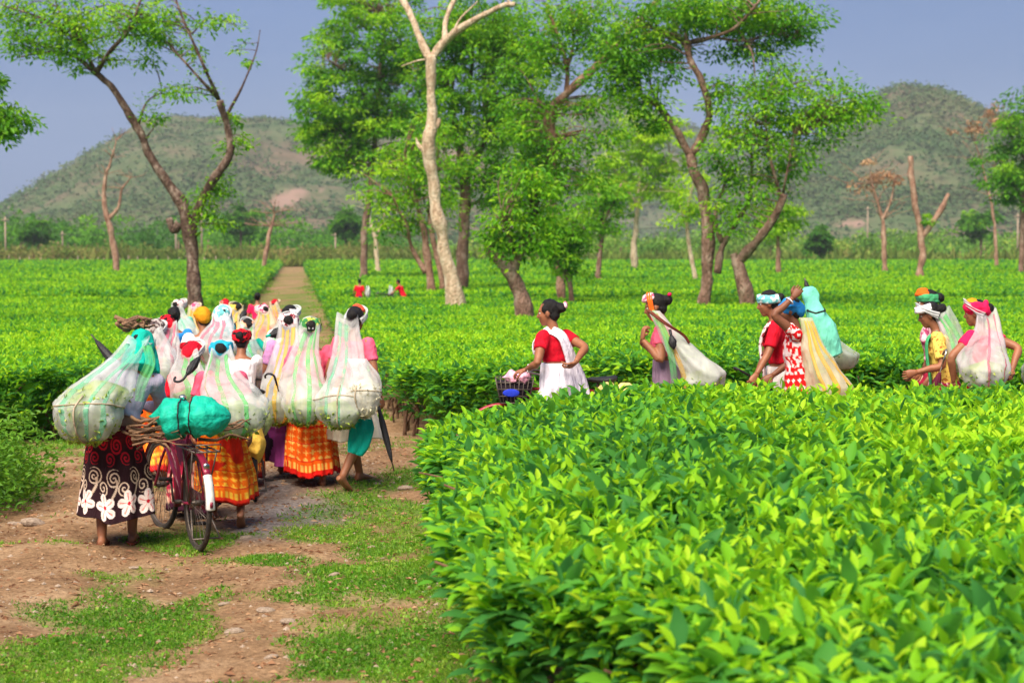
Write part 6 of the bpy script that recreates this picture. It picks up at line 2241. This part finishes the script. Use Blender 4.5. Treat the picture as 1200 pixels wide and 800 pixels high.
fl = fbm(np.stack([uvv[:, 0] * 26, uvv[:, 1] * 26, uvv[:, 0] * 0], 1), 5, 2)
m_ = (uvv[:, 1] < .38) & (fl > .5)
colr[m_] = srgb(240, 215, 215)
obj('tunic', Buf().loft(rings), CL, q4.root, col=np.vstack([colr, colr[:1], colr[-1:]]))
for i in (0, 1):
    sl_ = Buf().ell(q4.sh[i], .068 * q4.k).tube([q4.sh[i], q4.sh[i] + (q4.el[i] - q4.sh[i]) * .4], np.array([.066, .060]) * q4.k, 12)
    obj('sleeve', remesh(sl_, .011, 2, .01), mat_cloth('red_flower_cloth', srgb(214, 18, 24), srgb(240, 215, 215), .55, 30), q4.root)
obj('bangle', Buf().tube([q4.wr[0] + unit(q4.el[0] - q4.wr[0]) * .04 + (math.cos(a_) * unit(np.cross(q4.el[0] - q4.wr[0], [0, 0, 1])) + math.sin(a_) * unit(np.cross(q4.el[0] - q4.wr[0], [0, 1, 0]))) * .034 for a_ in np.linspace(0, 2 * PI, 17)], .006, 6, False), WHITEC, q4.root)
bag('cream curtain like bag with yellow folds hanging from the blue head pad', at(944, 372, 14.62), at(974, 452, 14.5), (.195, .15, .15), NETY, ST_Y, .2, (.05, .04), 3, seed=33, side=(1, .1, 0), nleaf=0, front=4.7)
bag('grey net bag of leaves bulging right of the mint cloth', at(962, 385, 15.1), at(986, 415, 15.05), (.155, .16, .13), NETG, None, .7, (.08, .05), 0, seed=34, nleaf=120)
mb = Buf()
mb.tube(crom([at(942, 338, 14.85), at(950, 345, 14.8), at(956, 365, 14.75), at(966, 390, 14.7), at(976, 418, 14.7)], 6), np.interp(np.linspace(0, 1, 25), [0, .12, .3, .38, .7, 1], [.04, .08, .088, .07, .118, .10]), 20, flat=((1, 0, 0), .6))
t_ = tag(obj('cloth_bundle', remesh(mb, .010, 2, .03, 8, 5, (1, 1, .5)), MINT), 'mint green cloth bundle with dark tip beside the raised hand', 'bundle')
obj('cord', Buf().tube([at(946, 364, 14.66), at(956, 367, 14.6), at(967, 364, 14.66), at(966, 362, 14.85), at(948, 361, 14.88), at(946, 364, 14.66)], .009, 6), BLACK, t_)
umbrella('black umbrella end poking up from the mint cloth bundle', at(943, 326, 14.85), at(950, 352, 14.82), .022, hook=False, canopy=(.1, .9))
umbrella('dark hooked umbrella held low by the woman in the teal headband', at(915, 462, 15.1), at(868, 434, 14.98), .022, canopy=(.1, .6))

q5 = person('woman in orange and green headscarf behind the white headband', 1096, 15.7, -84, H=1.52, lean=6, pitch=6, vox=.010, group=GR, blouse=PPINK, sleeve=.7, skirt=CL, skirt_fn=skc[3], scarf=[('band', GREENC), ('cap', ORANGEC)])
q6 = person('woman in stiff white head pad and yellow blouse holding a metal umbrella', 1103, 14.9, -76, H=1.46, lean=9, pitch=14, hands=(at(1074, 436, 14.65), at(1080, 436, 15.1)), vox=.009, group=GR, blouse=YSTR, sleeve=.8, low_blouse=.0, skirt=CL, hem=.05, skirt_fn=pat_dots(srgb(150, 30, 60), srgb(230, 200, 190), 22, 10), scarf=[('visor', WHITEC)],
            poles=(np.array([.7, -.4, -.7]), None))
obj('sash', ribbon([q6.T(.50, -.07, .0), q6.T(.45, -.115, .09), q6.T(.30, -.12, .12), q6.T(.1, -.12, .12), q6.T(-.12, -.10, .13)], [.035, .04, .04, .04, .05], .01, q6.tr), GREENC, q6.root)
bag('pale net bag with green straps slung from the white head pad', at(1091, 357, 14.75), at(1120, 415, 14.85), (.13, .14, .16), NETW, ST_G, .5, (.05, .03), 2, seed=36, who=q6, nleaf=60, front=4.7)
umbrella('chrome handled umbrella tucked under the arm of the woman in yellow', at(1092, 466, 14.5), at(1108, 416, 14.5), .03, hmat=CHROME, canopy=(.05, .6), mat=C_('plum_cloth', 90, 30, 50))
q7 = person('woman in hot pink headscarf with white net over her shoulders at the right', 1153, 14.5, -42, H=1.46, lean=6, yaw=-25, pitch=6, hands=(at(1118, 448, 14.4), at(1186, 434, 14.35)), vox=.009, group=GR, blouse=PINKD, sleeve=.45, low_blouse=.2, skirt=C_('red_skirt', 210, 20, 40), hem=.05, waist=.62, scarf=[('wrap', PINKD), ('cap', OCHRE)],
            poles=(np.array([-.8, -.4, -.3]), np.array([1., -.3, .1])))
bag('white net bag with pink edge on the back of the woman in hot pink', at(1143, 358, 14.3), at(1160, 432, 14.2), (.225, .16, .165), NETP, ST_P, .62, (.09, .06), 2, stripe_w=.022, seed=37, who=q7, side=(1, .1, 0), front=4.7)
q8 = person('woman half cut off by the right edge of the frame', 1232, 14.9, -80, H=1.48, lean=6, vox=.014, group=GR, blouse=MINT, skirt=CL, skirt_fn=skc[2], scarf=[('band', REDC)], fingers=False)
bag('green grey net bag at the right frame edge', at(1228, 372, 14.7), at(1212, 432, 14.7), (.14, .14, .15), NETG, ST_G, .7, (.07, .04), 3, seed=38, nleaf=60)

# two men resting in the far alley with their bicycles
for px, py, hd_, lab in ((421, 329, 20, 'man in red shirt standing in the far alley by the path'), (471, 328, -70, 'man in red shirt leaning on a bicycle right of the first one')):
    pp = person(lab, px, 73.6, hd_, H=1.55 if px < 450 else 1.58, lean=4 if px < 450 else 22, pitch=5, hands=(None, None) if px < 450 else (at(455, 347, 73.3), None), vox=.03, group='men in red shirts in the far alley', blouse=REDC, sleeve=.7, skirt=C_('navy_cloth', 40, 50, 90), hem=.05, waist=.6, flare=.0, hairbun=False, fingers=False, skirt_res=(24, 10), fold_amp=.008, low_blouse=-.05)
bicycle('bicycle with pale load standing between the two men in red', 448, 73.8, 70, STEEL, group='bicycles in the far alley')
bicycle('bicycle the second man in red leans on', 462, 73.2, -70, STEEL, group='bicycles in the far alley')
for px in (431, 458):
    p_ = at(px, 343, 73.5)
    sack('pale sack beside the ' + ('standing' if px < 440 else 'leaning') + ' man in the far alley', p_, (.12, .12, .22), C_('pale_sack', 190, 195, 190), 0, False, 5)

for o in bpy.data.objects:
    if '_l' in o:
        del o['_l']

# ------------------------------------------------------------------ haze over the plain
hz = Buf()
hx0, hx1, hy0, hy1, hz0, hz1 = -1900, 1900, -90, 2800, -3, 240
hz.box(((hx0 + hx1) / 2, (hy0 + hy1) / 2, (hz0 + hz1) / 2), ((hx1 - hx0) / 2, (hy1 - hy0) / 2, (hz1 - hz0) / 2))
m = bpy.data.materials.new('haze_air')
m.use_nodes = True
n, l = m.node_tree.nodes, m.node_tree.links
n.remove(n['Principled BSDF'])
pv = n.new('ShaderNodeVolumePrincipled')
pv.inputs['Color'].default_value = (.78, .84, .95, 1)
pv.inputs['Density'].default_value = .00016
l.new(pv.outputs[0], n['Material Output'].inputs['Volume'])
o = obj('haze', hz, m, smooth=False)
o['kind'] = 'stuff'
